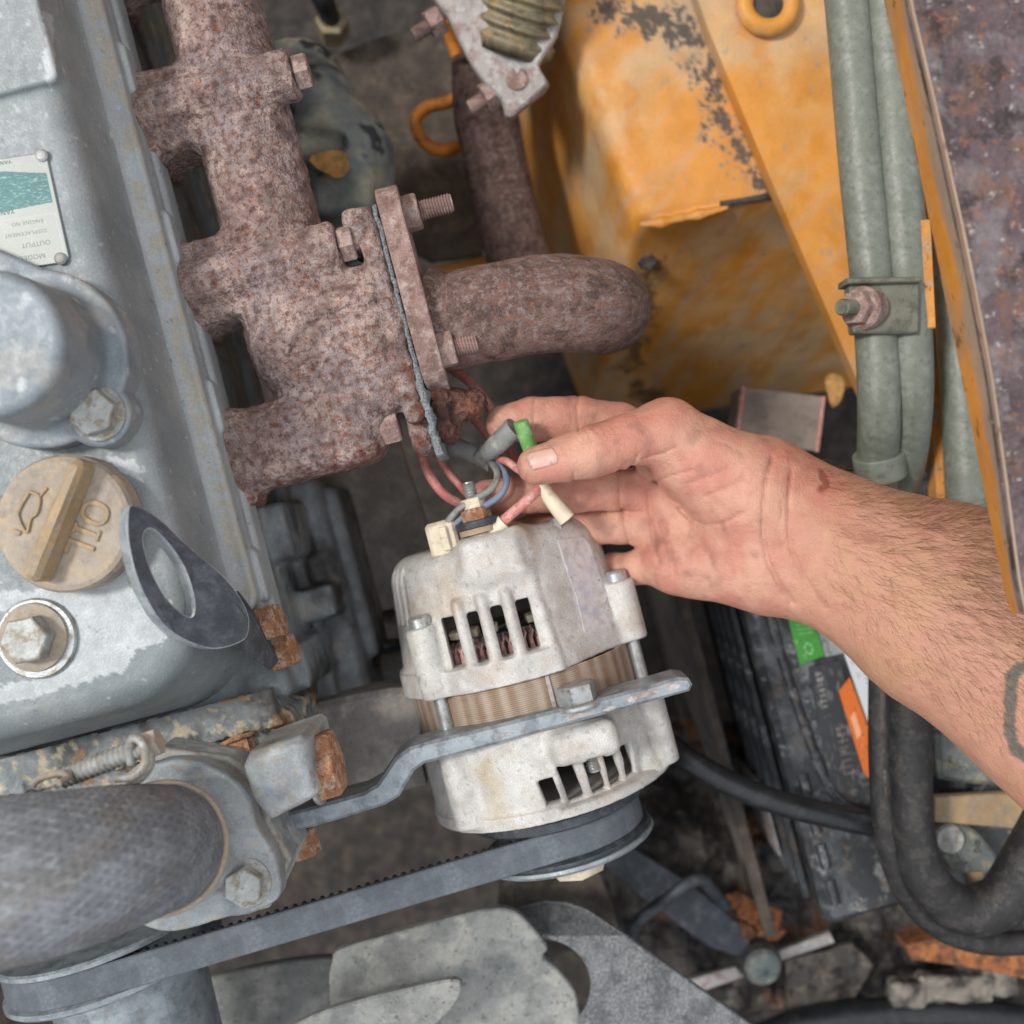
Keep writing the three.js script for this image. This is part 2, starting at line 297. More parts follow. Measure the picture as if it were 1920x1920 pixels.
// f(x, y, z) metres -> distance; color(x, y, z, nx, ny, nz) -> [r, g, b] linear
function netMesh(f, lo, hi, c, { color, uvTile = 0.1, slack = 1.15 } = {}) {
  const nx = Math.ceil((hi.x - lo.x) / c) + 1, ny = Math.ceil((hi.y - lo.y) / c) + 1, nz = Math.ceil((hi.z - lo.z) / c) + 1, N = nx * ny * nz;
  const v = new Float32Array(N), S = 4, reach = Math.sqrt(3) * S / 2 * c * slack, blocks = [];
  const at = (i, j, k) => (k * ny + j) * nx + i;
  for (let k0 = 0; k0 < nz; k0 += S) for (let j0 = 0; j0 < ny; j0 += S) for (let i0 = 0; i0 < nx; i0 += S) {
    const d = f(lo.x + (i0 + S / 2 - 0.5) * c, lo.y + (j0 + S / 2 - 0.5) * c, lo.z + (k0 + S / 2 - 0.5) * c);
    const near = Math.abs(d) <= reach, i1 = Math.min(i0 + S, nx), j1 = Math.min(j0 + S, ny), k1 = Math.min(k0 + S, nz);
    if (near) blocks.push([i0, j0, k0]);
    for (let k = k0; k < k1; k++) for (let j = j0; j < j1; j++) for (let i = i0; i < i1; i++) v[at(i, j, k)] = near ? f(lo.x + i * c, lo.y + j * c, lo.z + k * c) : d;
  }
  const id = new Map(), pos = [];
  const vert = (i, j, k) => {
    const key = at(i, j, k); let n = id.get(key); if (n !== undefined) return n;
    let sx = 0, sy = 0, sz = 0, m = 0;
    const q = [v[key], v[key + 1], v[key + nx], v[key + nx + 1], v[key + nx * ny], v[key + nx * ny + 1], v[key + nx * ny + nx], v[key + nx * ny + nx + 1]];
    for (const [a, b] of EDG) { const da = q[a], db = q[b]; if (da < 0 === db < 0) continue; const t = da / (da - db); sx += (a & 1) + t * ((b & 1) - (a & 1)); sy += ((a >> 1) & 1) + t * (((b >> 1) & 1) - ((a >> 1) & 1)); sz += (a >> 2) + t * ((b >> 2) - (a >> 2)); m++; }
    n = pos.length / 3; id.set(key, n);
    pos.push(lo.x + (i + sx / m) * c, lo.y + (j + sy / m) * c, lo.z + (k + sz / m) * c); return n;
  };
  const quads = [];
  for (const [i0, j0, k0] of blocks) for (let k = Math.max(1, k0); k < Math.min(k0 + S, nz - 1); k++) for (let j = Math.max(1, j0); j < Math.min(j0 + S, ny - 1); j++) for (let i = Math.max(1, i0); i < Math.min(i0 + S, nx - 1); i++) {
    const a = v[at(i, j, k)], s = a < 0;
    if (s !== v[at(i + 1, j, k)] < 0) { const q = [vert(i, j - 1, k - 1), vert(i, j, k - 1), vert(i, j, k), vert(i, j - 1, k)]; quads.push(s ? q : q.reverse()); }
    if (s !== v[at(i, j + 1, k)] < 0) { const q = [vert(i - 1, j, k - 1), vert(i - 1, j, k), vert(i, j, k), vert(i, j, k - 1)]; quads.push(s ? q : q.reverse()); }
    if (s !== v[at(i, j, k + 1)] < 0) { const q = [vert(i - 1, j - 1, k), vert(i, j - 1, k), vert(i, j, k), vert(i - 1, j, k)]; quads.push(s ? q : q.reverse()); }
  }
  const n = pos.length / 3, nor = new Float32Array(n * 3), col = color ? new Float32Array(n * 3) : null, e = c * 0.45;
  for (let i = 0; i < n; i++) {
    let x = pos[3 * i], y = pos[3 * i + 1], z = pos[3 * i + 2];
    const f1 = f(x + e, y - e, z - e), f2 = f(x - e, y - e, z + e), f3 = f(x - e, y + e, z - e), f4 = f(x + e, y + e, z + e);
    let gx = f1 - f2 - f3 + f4, gy = -f1 - f2 + f3 + f4, gz = -f1 + f2 - f3 + f4, l = Math.hypot(gx, gy, gz) || 1;
    gx /= l; gy /= l; gz /= l;
    nor[3 * i] = gx; nor[3 * i + 1] = gy; nor[3 * i + 2] = gz;
    if (col) { const q = color(x, y, z, gx, gy, gz); col[3 * i] = q[0]; col[3 * i + 1] = q[1]; col[3 * i + 2] = q[2]; }
  }
  // one copy of a vertex for each main direction that meets there, so that uv charts stay whole
  const P2 = [], N2 = [], C2 = [], U2 = [], ix = [], seen = new Map();
  const put = (i, ax) => {
    const key = i * 3 + ax; let m = seen.get(key); if (m !== undefined) return m;
    m = P2.length / 3; seen.set(key, m);
    const x = pos[3 * i], y = pos[3 * i + 1], z = pos[3 * i + 2];
    P2.push(x, y, z); N2.push(nor[3 * i], nor[3 * i + 1], nor[3 * i + 2]); if (col) C2.push(col[3 * i], col[3 * i + 1], col[3 * i + 2]);
    ax === 1 ? U2.push(x / uvTile, z / uvTile) : ax === 0 ? U2.push((z + 0.31) / uvTile, y / uvTile) : U2.push((x + 0.57) / uvTile, (y + 0.2) / uvTile);
    return m;
  };
  for (const q of quads) {
    let x = 0, y = 0, z = 0; for (const i of q) { x += nor[3 * i]; y += nor[3 * i + 1]; z += nor[3 * i + 2]; }
    x = Math.abs(x); y = Math.abs(y); z = Math.abs(z);
    const ax = y >= x && y >= z ? 1 : x >= z ? 0 : 2, [a, b, d, g] = q.map((i) => put(i, ax));
    ix.push(a, b, d, a, d, g);
  }
  const g = new THREE.BufferGeometry();
  g.setAttribute('position', new THREE.Float32BufferAttribute(P2, 3)); g.setAttribute('normal', new THREE.Float32BufferAttribute(N2, 3)); g.setAttribute('uv', new THREE.Float32BufferAttribute(U2, 2));
  if (col) g.setAttribute('color', new THREE.Float32BufferAttribute(C2, 3));
  g.setIndex(ix); return g;
}
const clock = Date.now(); const tick = (w) => { if (false) console.log(w, Date.now() - clock); };
const EDG = [[0, 1], [2, 3], [4, 5], [6, 7], [0, 2], [1, 3], [4, 6], [5, 7], [0, 4], [1, 5], [2, 6], [3, 7]];
function body(name, f, lo, hi, c, m, parent, color) { tick(parent.name); if (color) m.vertexColors = true; return mesh(name, netMesh(f, lo, hi, c, { color, uvTile: m.userData.tile ?? 0.1 }), m, parent, { uv: false }); }
// distance in photo pixels from a point to a broken line
const pixelOf = (x, y, z) => [960 + x * FP / (HC - y), 960 + z * FP / (HC - y)];
const pixelOfE = (x, y, z) => pixelOf(x * CT + z * ST, y, -x * ST + z * CT);
function lineDist(px, py, L) { let b = 1e9; for (let i = 0; i < L.length - 1; i++) { const [x0, y0] = L[i], [x1, y1] = L[i + 1], dx = x1 - x0, dy = y1 - y0, t = clamp(((px - x0) * dx + (py - y0) * dy) / (dx * dx + dy * dy)); b = Math.min(b, Math.hypot(px - x0 - dx * t, py - y0 - dy * t)); } return b; }
function inPoly(x, y, q) { let r = false; for (let i = 0, j = q.length - 1; i < q.length; j = i++) if (q[i][1] > y !== q[j][1] > y && x < (q[j][0] - q[i][0]) * (y - q[i][1]) / (q[j][1] - q[i][1]) + q[i][0]) r = !r; return r; }

// ---------------------------------------------------------------- the materials of the place
const W = 1 / 0.8;                              // maps of vertex coloured castings average 0.8
const vc = (hex) => lin(hex).map((c) => c * W);
const M = {
  rust: paint({ white: true, vary: 0.3, fine: 0.3, rough: 0.95, roughVar: 0.05, bump: 0.0009, bumpMix: [0, 0.12, 0.42, 0.34, 0.12], tile: 0.085, layers: [['#b7a59e', 0.32, 2, 0.1], ['#a86d50', 0.07, 2, 0.04]] }),
  rustPipe: paint({ base: '#6b544d', vary: 0.35, fine: 0.4, rough: 0.95, roughVar: 0.05, bump: 0.0005, bumpMix: [0, 0.1, 0.35, 0.4, 0.15], tile: 0.075, layers: [['#80706c', 0.3, 2, 0.1], ['#4a3833', 0.24, 1, 0.12], ['#87563f', 0.1, 2, 0.05]] }),
  rustNut: paint({ base: '#8a716a', vary: 0.35, fine: 0.25, rough: 0.95, roughVar: 0.05, bump: 0.0004, tile: 0.08, layers: [['#a8958d', 0.34, 1, 0.16], ['#644d47', 0.2, 1, 0.12], ['#8a5a42', 0.08, 2, 0.05]] }),
  rustBolt: paint({ base: '#96694b', vary: 0.4, fine: 0.25, rough: 0.95, roughVar: 0.05, bump: 0.0004, tile: 0.05, layers: [['#b39a88', 0.3, 1, 0.14], ['#5a3d2e', 0.14, 2, 0.08]] }),
  cover: paint({ white: true, vary: 0.07, fine: 0.14, rough: 0.58, roughVar: 0.15, metal: 0.1, bump: 0.00012, bumpMix: [0, 0.0, 0.2, 0.5, 0.3], tile: 0.11 }),
  alu: paint({ white: true, vary: 0.08, fine: 0.26, rough: 0.6, roughVar: 0.15, metal: 0.15, bump: 0.00022, bumpMix: [0, 0, 0.15, 0.45, 0.4], tile: 0.06 }),
  castGrey: paint({ white: true, vary: 0.25, fine: 0.14, rough: 0.65, roughVar: 0.15, metal: 0.15, bump: 0.0002, tile: 0.1 }),
  block: paint({ base: '#565a5c', vary: 0.4, fine: 0.2, rough: 0.75, bump: 0.0003, tile: 0.12, layers: [['#7b7468', 0.25, 1, 0.12], ['#2a2826', 0.2, 1, 0.1]] }),
  grime: paint({ base: '#4a4541', vary: 0.5, fine: 0.3, rough: 0.9, bump: 0.0008, bumpMix: [0.1, 0.3, 0.4, 0.2, 0], tile: 0.12, layers: [['#6e655b', 0.3, 1, 0.12], ['#241f1d', 0.25, 1, 0.1]] }),
  brownPlate: paint({ base: '#4a423b', vary: 0.35, fine: 0.15, rough: 0.85, bump: 0.0003, tile: 0.15, layers: [['#312b27', 0.3, 0, 0.15], ['#5e554a', 0.18, 1, 0.12]] }),
  dark: paint({ base: '#3b3633', vary: 0.5, fine: 0.3, rough: 0.9, bump: 0.0006, tile: 0.15, layers: [['#4d453e', 0.25, 1, 0.12], ['#2a2624', 0.25, 1, 0.12]] }),
  darkMetal: paint({ base: '#3b4046', vary: 0.25, fine: 0.18, rough: 0.55, metal: 0.3, bump: 0.0001, tile: 0.1, layers: [['#565b60', 0.25, 1, 0.16]] }),
  strap: paint({ base: '#8d959a', vary: 0.2, fine: 0.12, rough: 0.5, metal: 0.35, bump: 0.00008, tile: 0.09, layers: [['#6d757b', 0.3, 1, 0.18], ['#a5714a', 0.03, 2, 0.03]] }),
  zinc: paint({ base: '#a9adae', vary: 0.2, fine: 0.12, rough: 0.35, metal: 0.6, bump: 0.00006, tile: 0.05, layers: [['#8a8272', 0.2, 1, 0.12]] }),
  zincDusty: paint({ base: '#a7aaa8', vary: 0.25, fine: 0.15, rough: 0.6, metal: 0.3, bump: 0.00012, tile: 0.05, layers: [['#8f8778', 0.35, 1, 0.12], ['#a98961', 0.06, 2, 0.05]] }),
  cap: paint({ base: '#a39789', vary: 0.12, fine: 0.1, rough: 0.8, bump: 0.00012, tile: 0.09, layers: [['#90867c', 0.3, 1, 0.2], ['#ad9a80', 0.2, 1, 0.16]] }),
  capEdge: paint({ base: '#a58d6b', vary: 0.2, fine: 0.1, rough: 0.75, bump: 0.00012, tile: 0.07, layers: [['#968878', 0.35, 1, 0.2]] }),
  belt: paint({ base: '#565c62', vary: 0.12, fine: 0.26, rough: 0.85, bump: 0.00015, bumpMix: [0, 0, 0.1, 0.4, 0.5], tile: 0.05, layers: [['#666c72', 0.3, 0, 0.2]] }),
  hose: paint({ base: '#55585b', vary: 0.2, fine: 0.2, rough: 0.8, bump: 0.00018, bumpMix: [0, 0.1, 0.3, 0.5, 0.1], tile: 0.12, layers: [['#74787d', 0.4, 1, 0.26], ['#6c6157', 0.2, 0, 0.2]] }),
  rubber: paint({ base: '#1a1c1f', vary: 0.3, fine: 0.2, rough: 0.4, bump: 0.00008, tile: 0.1, layers: [['#2f3033', 0.15, 1, 0.14]] }),
  hoseDusty: paint({ base: '#222122', vary: 0.35, fine: 0.25, rough: 0.65, bump: 0.0002, tile: 0.12, layers: [['#3f3c39', 0.22, 1, 0.18]] }),
  yellow: paint({ base: '#c98a38', vary: 0.16, fine: 0.05, rough: 0.55, roughVar: 0.15, bump: 0.00012, bumpMix: [0.2, 0.3, 0.3, 0.2, 0], tile: 0.22, layers: [['#c39b6c', 0.3, 0, 0.2]] }),
  yellowChip: paint({ white: true, vary: 0.14, fine: 0.06, rough: 0.6, bump: 0.00012, tile: 0.2 }),
  yellowBare: paint({ base: '#c98b45', vary: 0.2, fine: 0.1, rough: 0.7, bump: 0.0002, tile: 0.12, layers: [['#a88f74', 0.3, 1, 0.12], ['#8a5a35', 0.08, 2, 0.05]] }),
  sage: paint({ base: '#70756a', vary: 0.12, fine: 0.1, rough: 0.5, bump: 0.0001, tile: 0.16, layers: [['#7f837a', 0.3, 1, 0.24], ['#5d6158', 0.12, 2, 0.1]] }),
  clampGrey: paint({ base: '#6f6f62', vary: 0.2, fine: 0.1, rough: 0.65, bump: 0.00015, tile: 0.09, layers: [['#57564c', 0.3, 1, 0.12]] }),
  scale: paint({ base: '#54474a', vary: 0.45, fine: 0.3, rough: 0.85, bump: 0.0005, bumpMix: [0.1, 0.25, 0.4, 0.2, 0.05], tile: 0.17, layers: [['#6f6769', 0.3, 1, 0.12], ['#70503f', 0.2, 1, 0.1], ['#332b2c', 0.26, 1, 0.1], ['#a09a98', 0.05, 2, 0.05], ['#8a5638', 0.07, 2, 0.05]] }),
  plastic: paint({ base: '#17191c', vary: 0.3, fine: 0.12, rough: 0.38, bump: 0.00008, tile: 0.14, layers: [['#2e3033', 0.16, 1, 0.16]] }),
  plasticTop: paint({ base: '#272a2e', vary: 0.35, fine: 0.2, rough: 0.48, bump: 0.0001, tile: 0.16, layers: [['#46494d', 0.34, 1, 0.16], ['#77787a', 0.14, 1, 0.1], ['#54473c', 0.08, 1, 0.1]] }),
  fan: paint({ base: '#7f817e', vary: 0.25, fine: 0.16, rough: 0.6, bump: 0.0003, bumpMix: [0.2, 0.3, 0.3, 0.2, 0], tile: 0.18, layers: [['#676a68', 0.3, 1, 0.18], ['#95948e', 0.25, 1, 0.16], ['#4f4e4b', 0.08, 2, 0.08]] }),
  shroud: paint({ base: '#5a5c5e', vary: 0.2, fine: 0.4, rough: 0.75, bump: 0.00025, bumpMix: [0, 0.1, 0.4, 0.4, 0.1], tile: 0.14, layers: [['#808283', 0.4, 3, 0.2], ['#3a3c3f', 0.2, 1, 0.2]] }),
  greyBox: paint({ base: '#7c7873', vary: 0.25, fine: 0.1, rough: 0.7, bump: 0.00015, tile: 0.14, layers: [['#696561', 0.3, 0, 0.2], ['#928b83', 0.2, 1, 0.18]] }),
  starter: paint({ base: '#6b7371', vary: 0.25, fine: 0.15, rough: 0.7, bump: 0.0002, tile: 0.12, layers: [['#8b8c80', 0.3, 1, 0.12], ['#30363a', 0.14, 1, 0.08], ['#b08a66', 0.05, 1, 0.05]] }),
  galv: paint({ base: '#a09a97', vary: 0.25, fine: 0.12, rough: 0.6, metal: 0.2, bump: 0.0002, tile: 0.09, layers: [['#87706a', 0.24, 1, 0.12], ['#b3b1b0', 0.2, 1, 0.1]] }),
  bellows: paint({ base: '#857d66', vary: 0.25, fine: 0.12, rough: 0.6, metal: 0.2, bump: 0.0001, tile: 0.1, layers: [['#5f5646', 0.3, 1, 0.14], ['#a98a58', 0.14, 1, 0.1]] }),
  orangeHose: paint({ base: '#b8701e', vary: 0.25, fine: 0.1, rough: 0.7, bump: 0.0001, tile: 0.08, layers: [['#8a5a2c', 0.3, 1, 0.12]] }),
  cream: paint({ base: '#cfc3ac', vary: 0.14, fine: 0.06, rough: 0.55, bump: 0.00005, tile: 0.06, layers: [['#b3a68f', 0.25, 1, 0.12]] }),
  copper: paint({ base: '#b08a84', vary: 0.3, fine: 0.2, rough: 0.5, metal: 0.1, bump: 0.0001, tile: 0.05, layers: [['#7d686c', 0.3, 1, 0.14]] }),
  wireRed: paint({ base: '#bf726a', vary: 0.16, fine: 0.12, rough: 0.6, bump: 0.00006, tile: 0.04, layers: [['#cf9f97', 0.4, 1, 0.2], ['#93625a', 0.14, 2, 0.1]] }),
  wireGrey: paint({ base: '#80817f', vary: 0.2, fine: 0.1, rough: 0.65, bump: 0.00008, tile: 0.05, layers: [['#9a978f', 0.3, 1, 0.12], ['#5b5a58', 0.14, 1, 0.1]] }),
  wireBlue: paint({ base: '#6a7a90', vary: 0.2, fine: 0.1, rough: 0.6, bump: 0.00005, tile: 0.05, layers: [['#8b8f93', 0.34, 1, 0.16]] }),
  green: paint({ base: '#6aa355', vary: 0.16, fine: 0.08, rough: 0.5, bump: 0.00004, tile: 0.05, layers: [['#9aba8a', 0.24, 1, 0.16]] }),
  gasket: paint({ base: '#8f9599', vary: 0.3, fine: 0.3, rough: 0.7, metal: 0.1, bump: 0.0008, tile: 0.03, layers: [['#5c5a5a', 0.25, 2, 0.1]] }),
  cardboard: paint({ base: '#8b7f76', vary: 0.14, fine: 0.08, rough: 0.9, bump: 0.00006, tile: 0.12, layers: [['#756a63', 0.25, 1, 0.14]] }),
  leaf: paint({ base: '#b98a52', vary: 0.3, fine: 0.1, rough: 0.8, bump: 0.0001, tile: 0.05, layers: [['#8c7a45', 0.25, 1, 0.12]] }),
  orangeRust: paint({ base: '#85502f', vary: 0.35, fine: 0.25, rough: 0.9, bump: 0.0005, tile: 0.08, layers: [['#a06a3c', 0.3, 1, 0.14], ['#4a3428', 0.3, 1, 0.12]] }),
};
M.eye = paint({ base: '#464a50', vary: 0.25, fine: 0.2, rough: 0.6, metal: 0.15, bump: 0.00012, tile: 0.1, layers: [['#5d6167', 0.3, 1, 0.18], ['#3a3e43', 0.25, 1, 0.16]] });
M.edgeWorn = paint({ base: '#9aa1a5', vary: 0.2, fine: 0.15, rough: 0.5, metal: 0.2, bump: 0.0001, tile: 0.08, layers: [['#7c8388', 0.3, 1, 0.14], ['#a08366', 0.1, 2, 0.06]] });
{ // woven rubber: a lattice of raised threads
  const weave = (i, j) => { const u = i * 6.28319 * 24 / NS, v = j * 6.28319 * 24 / NS, a = 0.5 + 0.5 * Math.sin(u + v), b = 0.5 + 0.5 * Math.sin(u - v); return Math.max(a, b) * (0.7 + 0.3 * fld(2, i, j)); };
  const d = new Uint8Array(NS * NS * 4), c0 = lin('#606367'), c1 = lin('#83878c'), c2 = lin('#6d665e'), c3 = lin('#989b9e');
  for (let j = 0, k = 0; j < NS; j++) for (let i = 0; i < NS; i++, k += 4) { const w = weave(i, j), n = fld(0, i, j), m = fld(1, i + 99, j + 40), e = fld(3, i, j); const t = clamp(0.45 * w + 0.55 * sstep(0.2, 0.9, m)) * 0.85, q = mix3(mix3(mix3(c0, c1, t), c2, 0.45 * sstep(0.5, 0.95, n)), c3, 0.5 * sstep(0.8, 1, fld(2, i + 7, j)) * w); for (let x = 0; x < 3; x++) d[k + x] = enc8(q[x] * (0.85 + 0.3 * e)); d[k + 3] = 255; }
  M.hose = new THREE.MeshPhysicalMaterial({ map: asTex(d, true), roughness: 0.78, bumpMap: greyTex('weave', (i, j) => 0.8 * weave(i, j) + 0.2 * fld(3, i, j)), bumpScale: 0.0003 }); M.hose.userData.tile = 0.1;
}
const font = await new FontLoader().loadAsync('fonts/droid/droid_sans_regular.typeface.json');
const fontBold = await new FontLoader().loadAsync('fonts/droid/droid_sans_bold.typeface.json');

// ---------------------------------------------------------------- the setting: floor and sides of the bay
{
  const fl = new THREE.PlaneGeometry(1.9, 1.9, 60, 60); fl.rotateX(-Math.PI / 2);
  const p = fl.attributes.position; for (let i = 0; i < p.count; i++) p.setY(i, -0.56 + 0.012 * fbm(p.getX(i) * 9, 0, p.getZ(i) * 9, 4));
  fl.computeVertexNormals(); structure('bay_floor', fl, M.dark);
  structure('bay_wall_back', box(1.9, 0.6, 0.02, 0, -0.28, -0.72), M.dark);
  structure('bay_wall_front', box(1.9, 0.6, 0.02, 0, -0.28, 0.72), M.dark);
  structure('bay_wall_left', box(0.02, 0.6, 1.44, -0.95, -0.28, 0), M.dark);
  structure('bay_wall_right', box(0.02, 0.6, 1.44, 0.95, -0.28, 0), M.dark);
}

{ // unseen hood panel added behind the engine to keep light out of the bay
  const t = thing('added_hood', 'yellow hood panel added out of view to block light', 'hood', {});
  const h = rbox(1.2, 0.55, 0.012, 0.003); h.rotateX(-0.12); h.translate(-0.05, 0.2, -0.56); mesh('panel', h, M.yellow, t);
}

// ---------------------------------------------------------------- cylinder head and block under the cover
const XH = -0.122;                               // side of the head, engine axes
{
  const t = thing('engine_block', 'greasy dark cylinder head and block under the valve cover', 'engine', { engine: true });
  const n = (x, y, z) => 0.0012 * fbm(x * 90, y * 90, z * 90, 3);
  const head = boxmm(-0.34, XH, -0.075, 0.0, -0.42, 0.058, 0.004), low = boxmm(-0.34, XH + 0.022, -0.36, -0.085, -0.05, 0.1, 0.008);
  const ribs = [boxmm(XH - 0.01, XH + 0.012, -0.3, -0.03, -0.035, -0.005, 0.003), boxmm(XH - 0.01, XH + 0.02, -0.3, -0.06, 0.012, 0.03, 0.003), boxmm(XH - 0.01, XH + 0.03, -0.3, -0.095, -0.04, 0.06, 0.004), boxmm(XH - 0.01, XH + 0.007, -0.2, -0.015, 0.036, 0.058, 0.003)];
  const gask = boxmm(-0.34, XH + 0.006, -0.086, -0.074, -0.42, 0.088, 0.002);
  const f = rough((x, y, z) => { let d = su(Math.min(head(x, y, z), gask(x, y, z)), low(x, y, z), 0.006); for (const b of ribs) d = su(d, b(x, y, z), 0.003); return d; }, 0.004, n);
  const c1 = vc('#757c7f'), c2 = vc('#434343'), c3 = vc('#9a9385');
  body('casting', f, v3(-0.27, -0.37, -0.34), v3(-0.07, 0.012, 0.12), 0.0026, M.castGrey, t, (x, y, z) => { const a = fbm(x * 30, y * 30, z * 30, 4), b = fbm(x * 70 + 5, y * 70, z * 70, 3); let q = mix3(mix3(c1, c2, sstep(-0.1, 0.35, a)), c3, sstep(0.12, 0.4, b) * 0.5); return q; });
  // bolt heads seen below the lifting eye
  mesh('bolt', along(hexHead(0.0085, 0.011), toE(P(485, 1175, 0.012)), v3(1, 0.1, -0.1)), M.rustBolt, t);
  mesh('bolt', along(hexHead(0.0085, 0.011), toE(P(512, 1228, 0.0)), v3(1, 0.1, -0.1)), M.rustBolt, t);
}
// front plate of the head, with its crusty gasket edge and a rusty flange bolt
{
  const t = thing('front_cover_plate', 'dusty grey casting ledge with crusty gasket edge and rusty bolt below valve cover', 'engine part', { engine: true });
  const A = E(-60, 1480, 0.0), B = E(545, 1345, 0.0);
  const f0 = boxmm(-0.30, B.x - 0.004, -0.06, 0.006, 0.05, B.z + 0.002, 0.002), f1 = boxmm(-0.30, B.x, -0.06, -0.001, B.z - 0.004, B.z + 0.022, 0.003), f2 = rodf(v3(B.x - 0.028, -0.05, B.z + 0.014), v3(B.x - 0.028, -0.002, B.z + 0.014), 0.016, 0.003);
  const c1 = vc('#767b7c'), c2 = vc('#4a4845'), c3 = vc('#a59b85'), c4 = vc('#86694f');
  body('casting', rough((x, y, z) => su(su(f0(x, y, z), f1(x, y, z), 0.004), f2(x, y, z), 0.006), 0.005, (x, y, z) => (0.0012 + 0.004 * Math.exp(-Math.pow((z - B.z - 0.001) / 0.004, 2))) * fbm(x * 150, y * 150, z * 150, 4)), v3(-0.27, -0.065, 0.05), v3(B.x + 0.012, 0.012, B.z + 0.034), 0.0012, M.castGrey, t,
    (x, y, z) => { const a = fbm(x * 40, y * 40, z * 40, 4), b = fbm(x * 140, y * 140 + 3, z * 140, 3), c = fbm(x * 60 + 9, y * 60, z * 60, 3); const e = Math.exp(-Math.pow((z - B.z - 0.001) / 0.006, 2)); return mix3(mix3(mix3(c1, c2, sstep(-0.05, 0.3, a)), c3, sstep(0.14, 0.26, b + 0.16 * e)), c4, sstep(0.22, 0.32, c + 0.12 * e)); });
  const p = toE(P(452, 1395, -0.002));
  mesh('washer', along(washer(0.0105, 0.002), p.clone().add(v3(0, 0, -0.003)), v3(0.12, 0.25, 1)), M.rustBolt, t);
  mesh('bolt', along(hexHead(0.0092, 0.01), p.clone().add(v3(0, 0, -0.001)), v3(0.12, 0.25, 1)), M.rustBolt, t);
}

// ---------------------------------------------------------------- valve cover
const YT = 0.06;
{
  const t = thing('valve_cover', 'blue-grey painted valve cover with peeling paint and notched flange', 'valve cover', { engine: true });
  const X1 = -0.1315, Z1 = 0.046;
  const pad = { x: E(96, 75, YT).x, z: E(50, 172, YT).z };
  const rr = (x, z, x1, z1, r) => { const dx = x - x1 + r, dz = z - z1 + r; return Math.min(Math.max(dx, dz), 0) + Math.hypot(Math.max(dx, 0), Math.max(dz, 0)) - r; };
  const ext = (d2, y, y0, y1, r) => { const a = d2 + r, b = Math.abs(y - (y0 + y1) / 2) - (y1 - y0) / 2 + r; return Math.min(Math.max(a, b), 0) + Math.hypot(Math.max(a, 0), Math.max(b, 0)) - r; };
  const lands = [-995, -665, -335, -5].map((b) => mm(b, 0.012));
  const f = rough((x, y, z) => {
    const tap = (y - 0.02) * 0.1;
    let d = ext(rr(x + tap, z + tap * 2.2, X1, Z1, 0.042), y, -0.03, YT, 0.009);
    d = su(d, ext(rr(x, z, pad.x, pad.z, 0.004), y, 0.02, YT + 0.0035, 0.0016), 0.003);
    d = su(d, ext(rr(x, z, XH + 0.001, 0.016, 0.012), y, -0.01, 0.0185, 0.0025), 0.008);   // flange
    let rail = ext(rr(x, z, XH + 0.0038, 0.022, 0.006), y, -0.012, 0.010, 0.0012);
    let near = 1; for (const l of lands) near = Math.min(near, Math.abs(z - l) - 0.013);
    rail = ss(rail, Math.max(-(x - XH - 0.001), -near - 0.0, -(y - 0.0035), z - 0.03), 0.004);
    return su(d, rail, 0.002);
  }, 0.0025, (x, y, z) => 0.00035 * fbm(x * 60, y * 60, z * 60, 3));
  const c0 = vc('#8c9294'), c1 = vc('#757d81'), cDust = vc('#9b9b96'), cBare = vc('#b4b9bc'), cDark = vc('#5f686f'), cRustD = vc('#a39a84');
  const bare = [[[110, 1290], [147, 1140], [187, 1100], [233, 1083], [317, 1200], [253, 1220], [233, 1257], [187, 1270]], [[197, 855], [255, 862], [265, 902], [228, 886]], [[-60, 1105], [60, 1110], [150, 1095], [240, 1060], [235, 1110], [130, 1160], [-60, 1140]], [[-60, 1290], [60, 1275], [130, 1255], [100, 1300], [-60, 1330]], [[330, 520], [355, 540], [372, 600], [352, 585]], [[80, 20], [100, 30], [104, 150], [92, 170], [84, 120]]];
  const colr = (x, y, z, nx, ny, nz) => {
    const wx = x * CT + z * ST, wz = -x * ST + z * CT, px = 960 + wx * FP / (HC - y), py = 960 + wz * FP / (HC - y);
    const n1 = fbm(x * 28, y * 28, z * 28, 5), n2 = fbm(x * 120, y * 120, z * 120, 4), n3 = fbm(x * 60 + 7, y * 60, z * 60, 4);
    let c = mix3(c0, c1, sstep(-0.35, 0.4, n1) * 0.8);
    c = mix3(c, cDark, sstep(0.1, 0.5, n3) * 0.3);
    c = mix3(c, cDust, sstep(-0.1, 0.45, fbm(x * 35, y * 20, z * 12 + 3, 5)) * 0.4);
    if (y < 0.022 && x > XH - 0.014) c = mix3(c, cBare, 0.35 + 0.3 * sstep(-0.2, 0.3, n1));
    if (Math.abs(y - 0.0185) < 0.003 && x > XH - 0.006) c = mix3(c, cRustD, 0.6 * sstep(-0.15, 0.1, n2));
    const wob = 10 * n2 + 7 * noise(x * 300, y * 300, z * 300);
    for (const q of bare) if (inPoly(px + wob, py + wob * 0.8, q)) { c = cBare.map((k) => k * (0.92 + 0.25 * n2)); break; }
    const n4 = fbm(x * 210, y * 210, z * 210, 3); if (n4 > 0.36) c = mix3(c, cBare, 0.6); if (n4 < -0.38) c = mix3(c, cDark, 0.6);
    return c;
  };
  body('casting', f, v3(-0.262, -0.014, -0.315), v3(-0.108, 0.068, 0.07), 0.00095, M.cover, t, colr);
}
